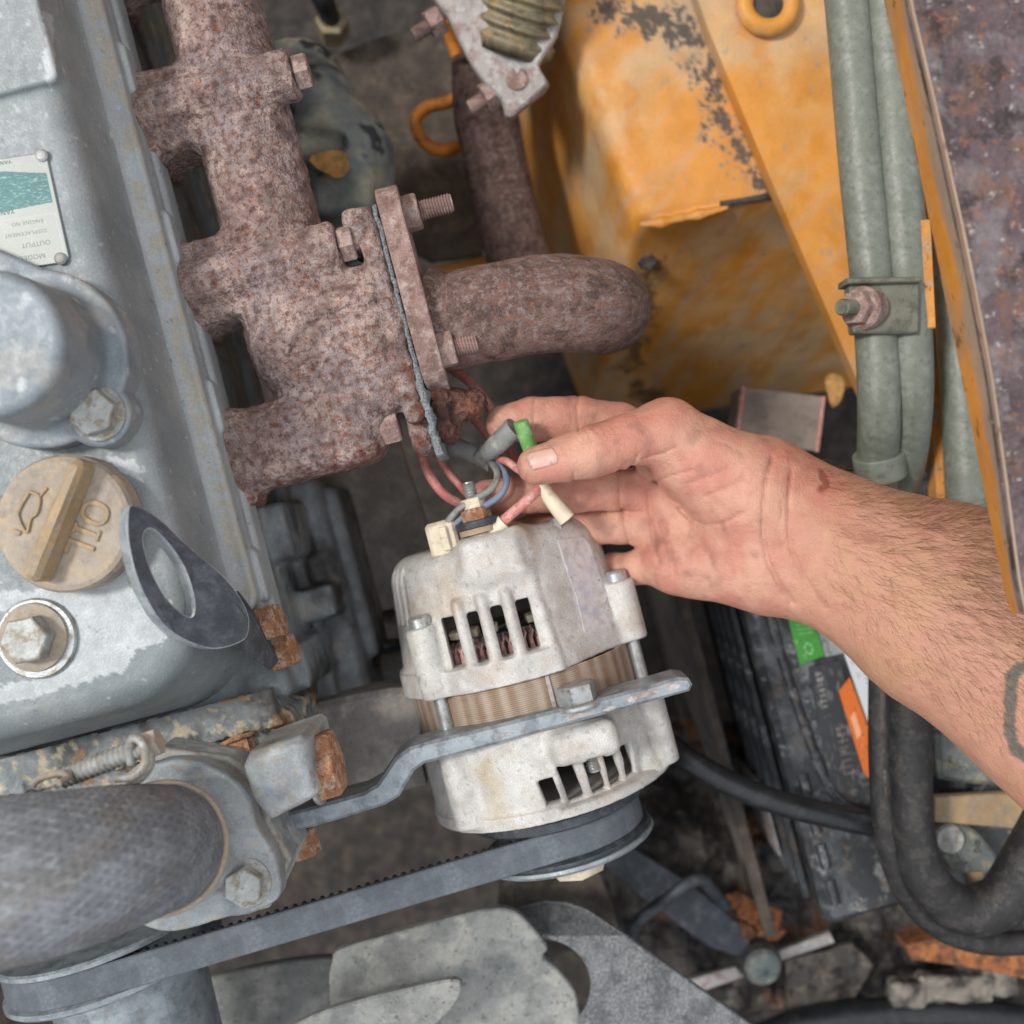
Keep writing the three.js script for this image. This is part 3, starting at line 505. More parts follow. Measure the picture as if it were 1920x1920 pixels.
// nameplate riveted to the cover: flat print on a metal plate, upside down from here
{
  const Y = YT + 0.0012, t = thing('nameplate', 'pale metal data plate with dark green triangle on valve cover', 'data plate', {});
  const W2 = 1024, H2 = 1024, cv = document.createElement('canvas'); cv.width = W2; cv.height = H2; const g = cv.getContext('2d');
  g.fillStyle = '#8d918d'; g.fillRect(0, 0, W2, H2);
  g.strokeStyle = '#8f9a98'; g.lineWidth = 8; g.strokeRect(30, 30, W2 - 60, 430);
  // canvas x runs along the plate's reading direction
  g.fillStyle = '#3d6263'; g.beginPath(); g.moveTo(30, 560); g.lineTo(30, 830); g.lineTo(560, 960); g.lineTo(1024, 700); g.lineTo(560, 500); g.closePath(); g.fill();
  const rd = rng(4); for (let i = 0; i < 900; i++) { const y = 500 + rd() * 460; g.fillStyle = rd() < 0.5 ? 'rgba(150,180,175,0.35)' : 'rgba(30,70,80,0.3)'; g.fillRect(30 + rd() * 700, y, 6 + rd() * 30, 3 + rd() * 6); }
  g.fillStyle = '#8d918d'; g.beginPath(); g.moveTo(0, 470); g.lineTo(1024, 470); g.lineTo(1024, 500); g.lineTo(60, 560); g.lineTo(60, 540); g.lineTo(0, 540); g.fill();
  g.beginPath(); g.moveTo(0, 1024); g.lineTo(1024, 1024); g.lineTo(560, 965); g.lineTo(30, 840); g.lineTo(0, 840); g.fill();
  g.fillStyle = '#41504f'; g.font = 'bold 52px sans-serif'; g.fillText('YANMAR', 330, 546); g.font = 'bold 46px sans-serif'; g.fillText('YANMAR', 270, 1000);
  g.fillStyle = '#4c5453'; g.font = '60px sans-serif'; g.fillText('MODEL', 170, 110); g.fillText('OUTPUT', 110, 225); g.font = '46px sans-serif'; g.fillText('DISPLACEMENT', 120, 330); g.fillText('ENGINE NO', 130, 425);
  for (let i = 0; i < 2600; i++) { g.fillStyle = rd() < 0.5 ? 'rgba(230,232,228,0.16)' : 'rgba(120,112,100,0.13)'; g.fillRect(rd() * W2, rd() * H2, 2 + rd() * 14, 2 + rd() * 5); }
  const tx = new THREE.CanvasTexture(cv); tx.colorSpace = THREE.SRGBColorSpace; tx.magFilter = THREE.LinearFilter;
  const m = new THREE.MeshPhysicalMaterial({ map: tx, roughness: 0.45, metalness: 0.3 });
  // corners in the photo: lower right (130, 492) is the plate's upper left when read
  const o = P(131, 490, Y), ex = P(-120, 528, Y).sub(o), ey = P(86, 285, Y).sub(o);
  const q = [[0.0, 0.05], [0.015, 0.015], [0.06, 0], [1, 0], [1, 1], [0.05, 1], [0.012, 0.985], [0, 0.95]].map(([u, v]) => { const p = o.clone().addScaledVector(ex, u).addScaledVector(ey, v); return [960 + p.x * FP / (HC - Y), 960 + p.z * FP / (HC - Y)]; });
  const geo = plate(q, Y, 0.0012, { ch: 0.0003 }), ps = geo.attributes.position, uv = geo.attributes.uv;
  const det = ex.x * ey.z - ex.z * ey.x;
  for (let i = 0; i < ps.count; i++) { const x = ps.getX(i) - o.x, z = ps.getZ(i) - o.z; const u = (x * ey.z - z * ey.x) / det, v = (ex.x * z - ex.z * x) / det; uv.setXY(i, u, 1 - v); }
  mesh('plate', geo, m, t, { uv: false });
  for (const [x, y] of [[114, 485], [79, 292]]) mesh('rivet', lathe([[0.0026, 0], [0.0025, 0.0006], [0.0018, 0.0013], [0.0008, 0.0016], [0, 0.0016]], 18).translate(...P(x, y, Y).toArray()), M.zincDusty, t);
}
// breather dome with its flange and bolt
{
  const t = thing('breather_cap', 'rounded blue-grey breather dome with bolted flange on valve cover', 'breather cap', {});
  const c = P(-22, 642, 0.11), b = P(184, 776, 0.07), b2 = P(-150, 470, 0.07);
  const dome = (x, y, z) => { const q = Math.hypot(x - c.x, z - c.z), r = 0.0288 - (y - 0.06) * 0.04; const dx = q - r + 0.004, dy = Math.abs(y - 0.08) - 0.03 + 0.004; return (Math.min(Math.max(dx, dy), 0) + Math.hypot(Math.max(dx, 0), Math.max(dy, 0)) - 0.004); };
  const fl = (x, y, z) => { const d2 = Math.min(caps(v3(c.x, 0, c.z), v3(b.x, 0, b.z), 0.036, 0.0135)(x, 0, z), caps(v3(c.x, 0, c.z), v3(b2.x, 0, b2.z), 0.036, 0.0135)(x, 0, z)); const a = d2 + 0.002, h = Math.abs(y - 0.063) - 0.0085 + 0.002; return Math.min(Math.max(a, h), 0) + Math.hypot(Math.max(a, 0), Math.max(h, 0)) - 0.002; };
  const k0 = vc('#889096'), k1 = vc('#767f85'), k2 = vc('#999a97'), k3 = vc('#b0b6b9');
  body('casting', rough((x, y, z) => su(dome(x, y, z), fl(x, y, z), 0.005), 0.0025, (x, y, z) => 0.0003 * fbm(x * 80, y * 80, z * 80, 3)), v3(-0.24, 0.05, -0.11), v3(b.x + 0.02, 0.115, b.z + 0.02), 0.0009, M.cover, t, (x, y, z) => { const a = fbm(x * 40, y * 40, z * 40, 4), d = fbm(x * 110, y * 110 + 2, z * 110, 4), e = fbm(x * 45 + 8, y * 45, z * 45, 5); let q = mix3(mix3(k0, k1, sstep(-0.1, 0.25, a)), k2, sstep(0.05, 0.3, e) * 0.7); if (d > 0.3 || (e < -0.2 && y > 0.1)) q = mix3(q, k3, 0.6); return q; });
  const p = P(184, 776, 0.0715);
  mesh('washer', washer(0.0112, 0.002).translate(p.x, 0.0712, p.z), M.zincDusty, t);
  const bt = hexHead(0.0094, 0.0064); bt.rotateY(0.35); mesh('bolt', bt.translate(p.x, 0.0728, p.z), M.zincDusty, t);
}
// oil filler cap
{
  const t = thing('oil_filler', 'round tan oil filler cap with raised grip bar and OIL lettering', 'oil cap', {});
  const yb = 0.0595, yt = 0.0735, c = P(118, 982, yt), R = mm(131, yt);
  mesh('disc', lathe([[0, 0], [R * 0.97, 0], [R, 0.002], [R, yt - yb - 0.003], [R - 0.0012, yt - yb - 0.0008], [R - 0.003, yt - yb], [0, yt - yb]], 72).translate(c.x, yb, c.z), M.cap, t);
  const a = P(150, 862, yt + 0.008), b = P(56, 1088, yt + 0.008), d = b.clone().sub(a), L = d.length(); d.normalize();
  const gr = rbox(mm(40, 0.09), 0.012, L, 0.0022);
  const ps = gr.attributes.position; for (let i = 0; i < ps.count; i++) { const k = 1 + 0.35 * ps.getZ(i) / L; ps.setX(i, ps.getX(i) * k * (ps.getY(i) > 0 ? 0.8 : 1.12)); } gr.computeVertexNormals();
  gr.rotateY(Math.atan2(d.x, d.z)); gr.translate((a.x + b.x) / 2, yt + 0.0045, (a.z + b.z) / 2);
  mesh('grip', gr, M.capEdge, t);
  const ph = 1.93, bx = v3(Math.cos(ph), 0, Math.sin(ph)), by = v3(Math.sin(ph), 0, -Math.cos(ph)), m4 = new THREE.Matrix4().makeBasis(bx, by, v3(0, 1, 0));
  for (const [ch, x, y, s] of [['O', 179, 962, 0.0108], ['I', 163, 997, 0.0108], ['L', 150, 1022, 0.0108]]) {
    const g = new TextGeometry(ch, { font, size: s, depth: 0.0012, curveSegments: 4, bevelEnabled: true, bevelSize: 0.00022, bevelThickness: 0.0002, bevelSegments: 1 });
    g.applyMatrix4(m4); g.computeBoundingBox(); const p = P(x, y, yt), bc = g.boundingBox.getCenter(v3()); g.translate(p.x - bc.x, yt - 0.0004, p.z - bc.z); mesh('letter', g, M.capEdge, t);
  }
  const can = [[55, 922], [73, 930], [69, 962], [58, 972], [50, 998], [34, 966], [38, 952], [55, 922]].map(([x, y]) => P(x, y, yt + 0.0006));
  mesh('oil_can_symbol', tube(can, 0.0006, 60, 6, true, 0.1), M.capEdge, t);
  mesh('oil_drop_symbol', plate(smooth([[24, 992], [38, 997], [34, 1004], [25, 1002]], 4), yt + 0.001, 0.0014, { ch: 0.0002 }), M.capEdge, t);
  mesh('spout_symbol', tube([P(72, 935, yt + 0.0005), P(88, 915, yt + 0.0005)], 0.0005, 6, 6), M.capEdge, t);
}
// big flanged bolt beside the cap
{
  const t = thing('cover_bolt', 'large hex bolt with round dusty washer next to oil cap', 'bolt', {});
  const p = P(58, 1200, 0.066);
  mesh('washer', washer(mm(77, 0.066), 0.003).translate(p.x, YT - 0.001, p.z), M.zinc, t);
  mesh('seal_washer', lathe([[0, 0], [mm(66, 0.066), 0], [mm(64, 0.066), 0.0014], [mm(30, 0.066), 0.0026], [0, 0.0026]], 40).translate(p.x - 0.0006, YT + 0.0019, p.z - 0.0006), M.cap, t);
  const h = hexHead(mm(47, 0.07), 0.0085); h.rotateY(0.2); mesh('head', h.translate(p.x - 0.0004, YT + 0.0035, p.z - 0.0004), M.zincDusty, t);
}
// lifting eye
{
  const t = thing('lifting_eye', 'dark bent steel lifting eye with elongated hole beside oil cap', 'lifting eye', {});
  const yf = (x, y) => 0.105 - clamp((x * 0.88 + y * 0.48 - 660) / 310, -0.3, 1.4) * 0.055;
  const out = smooth([[247, 946], [292, 966], [360, 1028], [425, 1085], [462, 1140], [468, 1178], [452, 1204], [390, 1216], [312, 1178], [262, 1100], [240, 1020], [238, 968]], 5);
  const hole = smooth([[272, 998], [288, 994], [318, 1024], [345, 1066], [362, 1118], [362, 1152], [346, 1152], [310, 1118], [284, 1068], [271, 1024]], 5);
  const [faces, rim] = plate(out, yf, 0.0075, { holes: [hole], dir: v3(-0.66, -0.74, 0.12), ch: 0.0006, split: true });
  mesh('eye_plate', faces, M.eye, t); mesh('cut_edge', rim, M.edgeWorn, t, { label: 'pale worn cut edge' });
  mesh('foot', plate([[440, 1110], [470, 1150], [520, 1240], [505, 1256], [440, 1215], [420, 1190]], (x) => 0.052 - (x - 420) * 0.00042, 0.006, { ch: 0.0006 }), M.eye, t);
}

// ---------------------------------------------------------------- exhaust manifold
const gasketX = -0.0268;
{
  const t = thing('exhaust_manifold', 'heavily rusted cast iron exhaust manifold bolted to cylinder head', 'exhaust manifold', { engine: true });
  const Y0 = -0.012, tr = (px) => mm(px, Y0 + 0.012);
  const tx = -0.077, R = 0.0232;
  const bZ = [-1230, -890, -560, -225].map(tr);                       // runners
  const parts = [];
  const trunk = caps(v3(tx - 0.001, Y0, -0.36), v3(tx, Y0, -0.10), R, R);
  const bulge = caps(v3(tx + 0.004, Y0 - 0.002, -0.107), v3(-0.045, Y0 - 0.004, -0.1), 0.0285, 0.029);
  const runners = bZ.slice(0, 3).map((z) => boxmm(XH - 0.006, tx + 0.004, Y0 - 0.02, Y0 + 0.0165, z - 0.0205, z + 0.019, 0.005));
  const last = boxmm(XH - 0.006, -0.049, Y0 - 0.022, Y0 + 0.0185, tr(-318), tr(-160), 0.012);
  const bosses = bZ.slice(0, 3).map((z) => rodf(v3(XH, Y0 + 0.0125, z), v3(-0.0462, Y0 + 0.0165, z), 0.0117, 0.0025));
  const lugs = bZ.map((z) => boxmm(XH - 0.008, XH + 0.0045, Y0 - 0.024, Y0 + 0.0125, z - 0.0235, z + 0.0225, 0.003));
  const duct = boxmm(-0.07, gasketX - 0.002, Y0 - 0.03, Y0 + 0.0215, tr(-520), tr(-235), 0.012);
  const fl0 = boxmm(gasketX - 0.010, gasketX, Y0 - 0.028, Y0 + 0.0225, tr(-560), tr(-205), 0.003);
  const ear = boxmm(gasketX - 0.0155, gasketX, Y0 - 0.006, Y0 + 0.0215, tr(-618), tr(-540), 0.004), ear2 = boxmm(gasketX - 0.0105, gasketX, Y0 - 0.012, Y0 + 0.015, tr(-230), tr(-150), 0.004);
  const cres = [[548, 662], [566, 628], [600, 602], [645, 582], [705, 568]], cres2 = [[700, 500], [712, 560], [728, 640], [742, 720]];
  const f = rough((x, y, z) => {
    let d = trunk(x, y, z);
    for (const r of runners) d = su(d, r(x, y, z), 0.006);
    for (const r of lugs) d = su(d, r(x, y, z), 0.004);
    d = su(d, last(x, y, z), 0.010);
    d = su(d, bulge(x, y, z), 0.008);
    d = su(d, duct(x, y, z), 0.010);
    for (const r of bosses) d = su(d, r(x, y, z), 0.0035);
    return su(d, Math.min(fl0(x, y, z), ear(x, y, z), ear2(x, y, z)), 0.004);
  }, 0.006, (x, y, z) => {
    let n = 0.0012 * fbm(x * 70, y * 70, z * 70, 3) + 0.0011 * fbm(x * 270, y * 270, z * 270, 3);
    if (y > Y0 + 0.008 && x > -0.1) { const [px, py] = pixelOfE(x, y, z), q = lineDist(px, py, cres) / 9, w = lineDist(px, py, cres2) / 9; n += 0.0022 * Math.exp(-q * q) + 0.0013 * Math.exp(-w * w); }
    return n;
  });
  const k0 = vc('#86726d'), k1 = vc('#a8958d'), k2 = vc('#624d49'), k3 = vc('#8d5a3f'), k4 = vc('#8b7e7f'), k5 = vc('#b19d93'), k6 = vc('#6e4338');
  const colr = (x, y, z) => {
    const a = fbm(x * 55, y * 55, z * 55, 4), b = fbm(x * 190, y * 190, z * 190, 4), c = fbm(x * 330, y * 330, z * 330, 3), d = fbm(x * 38 + 4, y * 38, z * 38, 4);
    let q = mix3(k0, k4, sstep(-0.2, 0.25, a) * 0.8);
    q = mix3(q, k1, sstep(-0.02, 0.32, d) * 0.8);
    q = mix3(q, k2, sstep(0.02, 0.34, b) * 0.7);
    q = mix3(q, k5, sstep(0.05, 0.35, -b) * 0.55);
    q = mix3(q, k3, sstep(0.2, 0.34, c) * 0.65);
    if (x < XH + 0.012) q = mix3(q, k5, 0.4 * sstep(-0.2, 0.2, a));
    q = mix3(q, k2, sstep(0.05, 0.35, fbm(x * 24 + 9, y * 24, z * 24, 4)) * 0.45);
    const [px, py] = pixelOfE(x, y, z), e = Math.min(lineDist(px, py, [[440, 962], [600, 906], [745, 842]]), lineDist(px, py, [[770, 690], [790, 780], [780, 850]]) + 8);
    if (e < 60) q = mix3(q, k6, sstep(0.5, 0.9, 1 - e / 55 + 0.9 * b + 0.4 * a) * 0.8);        // scaling red rust
    return q;
  };
  body('casting', f, v3(XH - 0.012, Y0 - 0.05, -0.33), v3(gasketX + 0.006, Y0 + 0.036, -0.028), 0.00085, M.rust, t, colr);
  // nuts at the ends of the long bosses
  for (const z of bZ.slice(1, 3)) { mesh('nut', along(hexHead(0.0085, 0.006), v3(-0.0452, Y0 + 0.0165, z), v3(1, 0, 0), 0.4), M.rustNut, t); }
  mesh('nut', along(hexHead(0.0085, 0.008), v3(-0.0492, Y0 + 0.006, tr(-215)), v3(1, 0, 0), 0.2), M.rustNut, t);
}
// gasket and outlet pipe
{
  const t = thing('exhaust_gasket', 'flaking grey gasket squeezed between rusty manifold and pipe flange', 'gasket', { engine: true });
  const Y0 = -0.012, f0 = boxmm(gasketX, gasketX + 0.0022, Y0 - 0.025, Y0 + 0.0225, mm(-610, 0), mm(-135, 0), 0.001);
  body('gasket', (x, y, z) => f0(x + 0.0035 * (z > -0.07 ? fbm(z * 160, y * 100, 3, 3) : 0.3 * fbm(z * 160, y * 100, 3, 3)), y + 0.004 * fbm(z * 90, 1, 1, 3), z) - 0.0005 * noise(x * 500, y * 500, z * 500) - (z > -0.075 ? 0.0006 : 0), v3(gasketX - 0.005, Y0 - 0.03, mm(-640, 0)), v3(gasketX + 0.006, Y0 + 0.028, mm(-110, 0)), 0.0006, M.gasket, t);
}
{
  const t = thing('exhaust_pipe', 'rusty brown exhaust elbow pipe with thick bolted flange', 'exhaust pipe', {});
  const Y0 = -0.012;
  // flange plate: cut in the engine's axes, thick along the pipe
  const a0 = gasketX + 0.0028, th = 0.0105, out = [];
  const prof = smooth([[-0.160, 0.012], [-0.155, 0.026], [-0.146, 0.029], [-0.12, 0.0285], [-0.095, 0.0295], [-0.078, 0.028], [-0.069, 0.023], [-0.064, 0.006], [-0.066, -0.014], [-0.075, -0.028], [-0.12, -0.03], [-0.152, -0.016]], 4);
  const s = new THREE.Shape(prof.map(([z, y]) => new THREE.Vector2(-z, y)));
  const fg = new THREE.ExtrudeGeometry(s, { depth: th - 0.0016, bevelEnabled: true, bevelSize: 0.0008, bevelThickness: 0.0008, bevelSegments: 2, curveSegments: 4 });
  fg.rotateY(Math.PI / 2); fg.translate(a0 + 0.0008, Y0, 0); fg.rotateY(TH);
  mesh('flange', fg, M.rustNut, t);
  const eW = (x, y, z) => v3(x, y, z).applyAxisAngle(v3(0, 1, 0), TH), ax = eW(1, 0, 0);
  for (const [z, y, l] of [[mm(-590, 0), 0.012, 0.012], [mm(-322, 0), 0.0175, 0.0065]]) {
    mesh('nut', along(hexHead(0.0088, 0.0075), eW(a0 + th - 0.0004, Y0 + y, z), ax, 0.3), M.rustNut, t);
    mesh('stud', along(stud(0.0048, l + 0.006), eW(a0 + th + 0.005, Y0 + y, z), ax), M.rustNut, t);
  }
  { const e0 = boxmm(a0 - 0.001, a0 + 0.0085, Y0 - 0.02, Y0 + 0.013, -0.07, -0.041, 0.003), e1 = caps(v3(a0 + 0.012, Y0, -0.056), v3(a0 + 0.019, Y0, -0.055), 0.0085, 0.0065), r0 = vc('#6a4a3e'), r1 = vc('#4a3532'), r2 = vc('#7f4d36');
    const g = netMesh((x, y, z) => su(e0(x, y, z), e1(x, y, z), 0.004) + 0.0045 * fbm(x * 130, y * 130, z * 130, 4), v3(a0 - 0.006, Y0 - 0.028, -0.08), v3(a0 + 0.03, Y0 + 0.02, -0.034), 0.0008, { color: (x, y, z) => { const a = fbm(x * 120, y * 120, z * 120, 4); return mix3(mix3(r0, r1, sstep(-0.1, 0.3, a)), r2, sstep(0.2, 0.4, -a)); }, uvTile: 0.07 }); g.rotateY(TH);
    M.rust.vertexColors = true; mesh('crumbling_ear', g, M.rust, t, { uv: false, label: 'crumbling rust-eaten lower ear' }); }
  const path = [eW(a0 + 0.004, Y0, -0.1035), P(830, 604, Y0), P(930, 584, Y0), P(1030, 570, Y0 - 0.001), P(1098, 572, Y0 - 0.010), P(1132, 577, -0.045), P(1134, 580, -0.09), P(1112, 582, -0.14), P(1050, 568, -0.178), P(990, 520, -0.19), P(962, 450, -0.19), P(930, 310, -0.182), P(910, 200, -0.17), P(908, 110, -0.152)];
  const g = tube(path, (u) => 0.0233 - 0.0028 * sstep(0.35, 0.5, u), 180, 44), ps = g.attributes.position, nr = g.attributes.normal;
  for (let i = 0; i < ps.count; i++) { const x = ps.getX(i), y = ps.getY(i), z = ps.getZ(i), k = 0.0012 * fbm(x * 60, y * 60, z * 60, 3) + 0.0005 * fbm(x * 240, y * 240, z * 240, 2); ps.setXYZ(i, x + nr.getX(i) * k, y + nr.getY(i) * k, z + nr.getZ(i) * k); }
  mesh('pipe', g, M.rustPipe, t, { uv: false });
}

// ---------------------------------------------------------------- alternator, built round its axis (along the engine's z)
const AX = -0.0155, AY = -0.065;
{
  const t = thing('alternator', 'dusty cast aluminium alternator with vent slots and brown stator band, wires at its back', 'alternator', { engine: true });
  const c0 = vc('#bdbab6'), c1 = vc('#aeaaa5'), c2 = vc('#cbc9c6'), c3 = vc('#ad9a84'), c4 = vc('#8a8783'), c5 = vc('#b3a070');
  const colr = (x, y, z) => {
    const a = fbm(x * 40, y * 40, z * 40, 4), b = fbm(x * 150, y * 150, z * 150, 4), d = fbm(x * 28 + 3, y * 28, z * 28, 5), e = noise(x * 420, y * 420, z * 420);
    let q = mix3(c0, c1, sstep(-0.1, 0.3, a)); q = mix3(q, c2, sstep(-0.05, 0.4, b) * 0.6);
    q = mix3(q, c3, sstep(0.12, 0.36, d) * 0.45 + sstep(0.18, 0.34, -b) * 0.3);
    if (z > 0.1 && x < AX - 0.02) q = mix3(q, c5, sstep(0.1, 0.4, d + 0.1) * 0.4);
    if (e > 0.5) q = mix3(q, c4, 0.45); const h = fbm(x * 330, y * 330, z * 330, 2); q = mix3(q, c4, sstep(0.2, 0.5, h) * 0.35);
    return q;
  };
  const up = (X) => Math.sqrt(Math.max(0, 0.0622 * 0.0622 - X * X));
  const at = (X, Y, z) => v3(AX + X, AY + Y, z);
  const bolts = [[-0.0415, 0.0452, 0.043], [0.0585, 0.0215, 0.0475], [0.0, -0.061, 0.045]];
  // rear housing
  {
    const shell = (x, y, z) => { const q = Math.hypot(x - AX, y - AY) + Math.max(0, 0.0785 - z) * 0.11, dx = q - 0.0622 + 0.012, dz = 0.0088 - z + 0.012; return (Math.min(Math.max(dx, dz), 0) + Math.hypot(Math.max(dx, 0), Math.max(dz, 0)) - 0.012) * 0.99; }, hollow = rodf(at(0, 0, 0.021), at(0, 0, 0.12), 0.0505, 0.01);
    const pn = [Math.sin(0.76), Math.cos(0.76)];
    const slots = [-0.027, -0.0152, -0.0034, 0.0088], ribs = [-0.0211, -0.0093, 0.0027];
    const ribF = ribs.map((X) => caps(at(X, up(X) - 0.0045, 0.0365), at(X, up(X) - 0.0012, 0.0665), 0.0028));
    const bossF = bolts.map(([X, Y, z]) => rodf(at(X, Y, z), at(X, Y, 0.0785), 0.0082, 0.0015));
    const crown = boxmm(AX - 0.014, AX + 0.02, AY + 0.03, AY + 0.0605, 0.0065, 0.03, 0.006);
    const ridgeF = caps(at(0.0152, 0.0515, 0.012), at(0.0188, 0.0588, 0.078), 0.0018, 0.0018);
    const f = rough((x, y, z) => {
      const X = x - AX, Y = y - AY, r = Math.hypot(X, Y);
      let d = shell(x, y, z);
      d = su(d, crown(x, y, z), 0.008);
      const pl = X * pn[0] + Y * pn[1] - 0.0562 + Math.max(0, 0.0785 - z) * 0.05;
      d = si(d, pl, 0.0015);
      d = su(d, Math.max(Math.abs(z - 0.0725) - 0.006, r - 0.0634), 0.003);
      d = si(d, pl - 0.0012, 0.0015);
      d = su(d, ridgeF(x, y, z), 0.003);
      for (const b of bossF) d = su(d, b(x, y, z), 0.003);
      d = ss(d, hollow(x, y, z), 0.002);
      for (const s of slots) { const a = Math.abs(X - s) - 0.0037, b = Math.abs(z - 0.0535) - 0.0122, c = 0.02 - Y; d = ss(d, Math.max(a, b, c), 0.0007); }
      for (const b of ribF) d = su(d, b(x, y, z), 0.0022);
      if (X < -0.03) { const an = Math.atan2(X, Y); for (const a0 of [-0.98, -1.12, -1.26]) d = ss(d, Math.max(Math.abs(an - a0) * r - 0.0017, Math.abs(z - 0.028) - 0.014, 0.0525 - r), 0.0015); }
      return Math.max(d, z - 0.0785);
    }, 0.002, (x, y, z) => 0.00035 * fbm(x * 130, y * 130, z * 130, 4));
    body('rear_housing', f, v3(AX - 0.068, AY - 0.02, 0.004), v3(AX + 0.069, AY + 0.068, 0.0802), 0.0008, M.alu, t, colr);
  }
  // windings seen through the slots, wound as separate loops over the stator's end
  {
    const loops = [];
    for (let k = 0; k < 34; k++) {
      const a = -1.2 + k * 0.07, r0 = 0.0475;
      const p = (rr, da, z) => v3(AX + rr * Math.sin(a + da), AY + rr * Math.cos(a + da), z);
      for (let w = 0; w < 4; w++) { const o = w * 0.0011; loops.push(tube([p(r0 + o, -0.035, 0.078), p(r0 + o + 0.001, -0.02, 0.058 + o * 0.6), p(r0 + o + 0.001, 0.03, 0.055 + o * 0.6), p(r0 + o, 0.075, 0.077)], 0.00075, 8, 5, false)); }
    }
    mesh('windings', loops, M.copper, t);
    const ins = []; for (let k = 0; k < 6; k++) { const a = -0.62 + k * 0.22; ins.push(along(rbox(0.006, 0.005, 0.004, 0.0006), v3(AX + 0.046 * Math.sin(a), AY + 0.046 * Math.cos(a), 0.052), v3(Math.sin(a), Math.cos(a), 0.3))); }
    ins.forEach((g) => mesh('insulator', g, M.cream, t));
    mesh('rectifier_plate', along(lathe([[0, 0], [0.047, 0], [0.047, 0.002], [0, 0.002]], 40), v3(AX, AY, 0.036), v3(0, 0, 1)), M.galv, t);
    mesh('rotor', along(lathe([[0, 0], [0.043, 0], [0.043, 0.07], [0, 0.07]], 24), v3(AX, AY, 0.056), v3(0, 0, 1)), M.greyBox, t);
  }
  // stator core: stacked laminations
  {
    const n = 22, z0 = 0.0787, z1 = 0.1003, prof = [];
    for (let i = 0; i < n; i++) { const z = lerp(z0, z1, i / n), s = (z1 - z0) / n; prof.push([0.0592, z], [0.0596, z + s * 0.15], [0.0596, z + s * 0.8], [0.0592, z + s * 0.98]); }
    const g = new THREE.LatheGeometry(prof.map((q) => new THREE.Vector2(...q)), 200), ps = g.attributes.position;
    g.rotateX(Math.PI / 2); g.scale(1, -1, 1);                    // along +z
    const bands = new Float32Array(ps.count * 3), k0 = lin('#9c8a79'), k1 = lin('#7d6048'), k2 = lin('#b5a99c');
    for (let i = 0; i < ps.count; i++) { const a = Math.atan2(ps.getX(i), ps.getY(i)); const s = fbm(a * 14, ps.getZ(i) * 30, 3, 4), w = 0.5 + 0.5 * Math.sin(a * 44 + 2.5 * fbm(a * 4, 1, 1, 2)), l = fbm(a * 5, ps.getZ(i) * 900, 8, 3); let q = mix3(k2, k1, clamp(sstep(0.15, 0.85, w) + 0.5 * s + 0.5 * l)); q = mix3(q, k0, 0.35 + 0.4 * sstep(-0.2, 0.3, fbm(a * 22, ps.getZ(i) * 60, 5, 3))); bands.set(q, 3 * i); }
    g.setAttribute('color', new THREE.BufferAttribute(bands, 3));
    const idx = g.index.array; for (let i = 0; i < idx.length; i += 3) { const q = idx[i]; idx[i] = idx[i + 1]; idx[i + 1] = q; }
    g.translate(AX, AY, 0); g.computeVertexNormals();
    const m = new THREE.MeshPhysicalMaterial({ vertexColors: true, roughness: 0.6, metalness: 0.25, side: THREE.DoubleSide });
    mesh('stator_core', g, m, t, { uv: false });
    for (const a of [0.2]) { const p = along(rbox(0.0022, 0.0014, 0.021, 0.0005), v3(AX + 0.0598 * Math.sin(a), AY + 0.0598 * Math.cos(a), 0.0895), v3(Math.sin(a), Math.cos(a), 0)); mesh('weld_bead', p, M.galv, t); }
  }
  // front housing
  {
    const shell = rodf(at(0, 0, 0.1005 - 0.02), at(0, 0, 0.1462), 0.0622, 0.006), hollow = rodf(at(0, 0, 0.08), at(0, 0, 0.141), 0.0555, 0.006);
    const lug = boxmm(AX + 0.0045, AX + 0.038, AY + 0.04, AY + 0.0685, 0.1055, 0.1225, 0.006);
    const rim = (x, y, z) => Math.max(Math.abs(z - 0.1435) - 0.0028, Math.hypot(x - AX, y - AY) - 0.0632);
    const bossF = bolts.map(([X, Y]) => rodf(at(X, Y, 0.1005), at(X, Y, 0.1435), 0.0082, 0.0015));
    const ribL = boxmm(AX - 0.0665, AX - 0.0335, AY + 0.02, AY + 0.046, 0.138, 0.1462, 0.003);
    const f = rough((x, y, z) => {
      const X = x - AX, Y = y - AY, r = Math.hypot(X, Y), an = Math.atan2(X, Y);
      let d = shell(x, y, z);
      d = su(d, rim(x, y, z), 0.004);
      for (const b of bossF) d = su(d, b(x, y, z), 0.005);
      // scooped face with vanes
      const u = sstep(-0.12, 0.15, an) * sstep(1.2, 0.9, an);
      d = ss(d, Math.max(0.0578 + sstep(0.139, 0.126, z) * 0.003 + (1 - u) * 0.02 - r, Math.abs(z - 0.1308) - 0.0105), 0.005);
      d = su(d, lug(x, y, z), 0.005);
      d = ss(d, hollow(x, y, z), 0.002);
      for (const [a0, w, dz] of [[-0.01, 0.0036, 0.0035], [0.175, 0.0038, 0.0006], [0.39, 0.0036, 0.0], [0.57, 0.0034, 0.0008], [0.75, 0.003, 0.002]]) d = ss(d, Math.max(Math.abs(an - a0 - (z - 0.132) * 2.2) * r - w, Math.abs(z - 0.1308 - dz * 0.4) - 0.0095 + dz, 0.04 - r, -Y), 0.0018);
      return Math.max(d, 0.1005 - z);
    }, 0.002, (x, y, z) => 0.0003 * fbm(x * 130, y * 130, z * 130, 4));
    body('front_housing', f, v3(AX - 0.069, AY - 0.02, 0.099), v3(AX + 0.07, AY + 0.072, 0.149), 0.0008, M.alu, t, colr);
  }
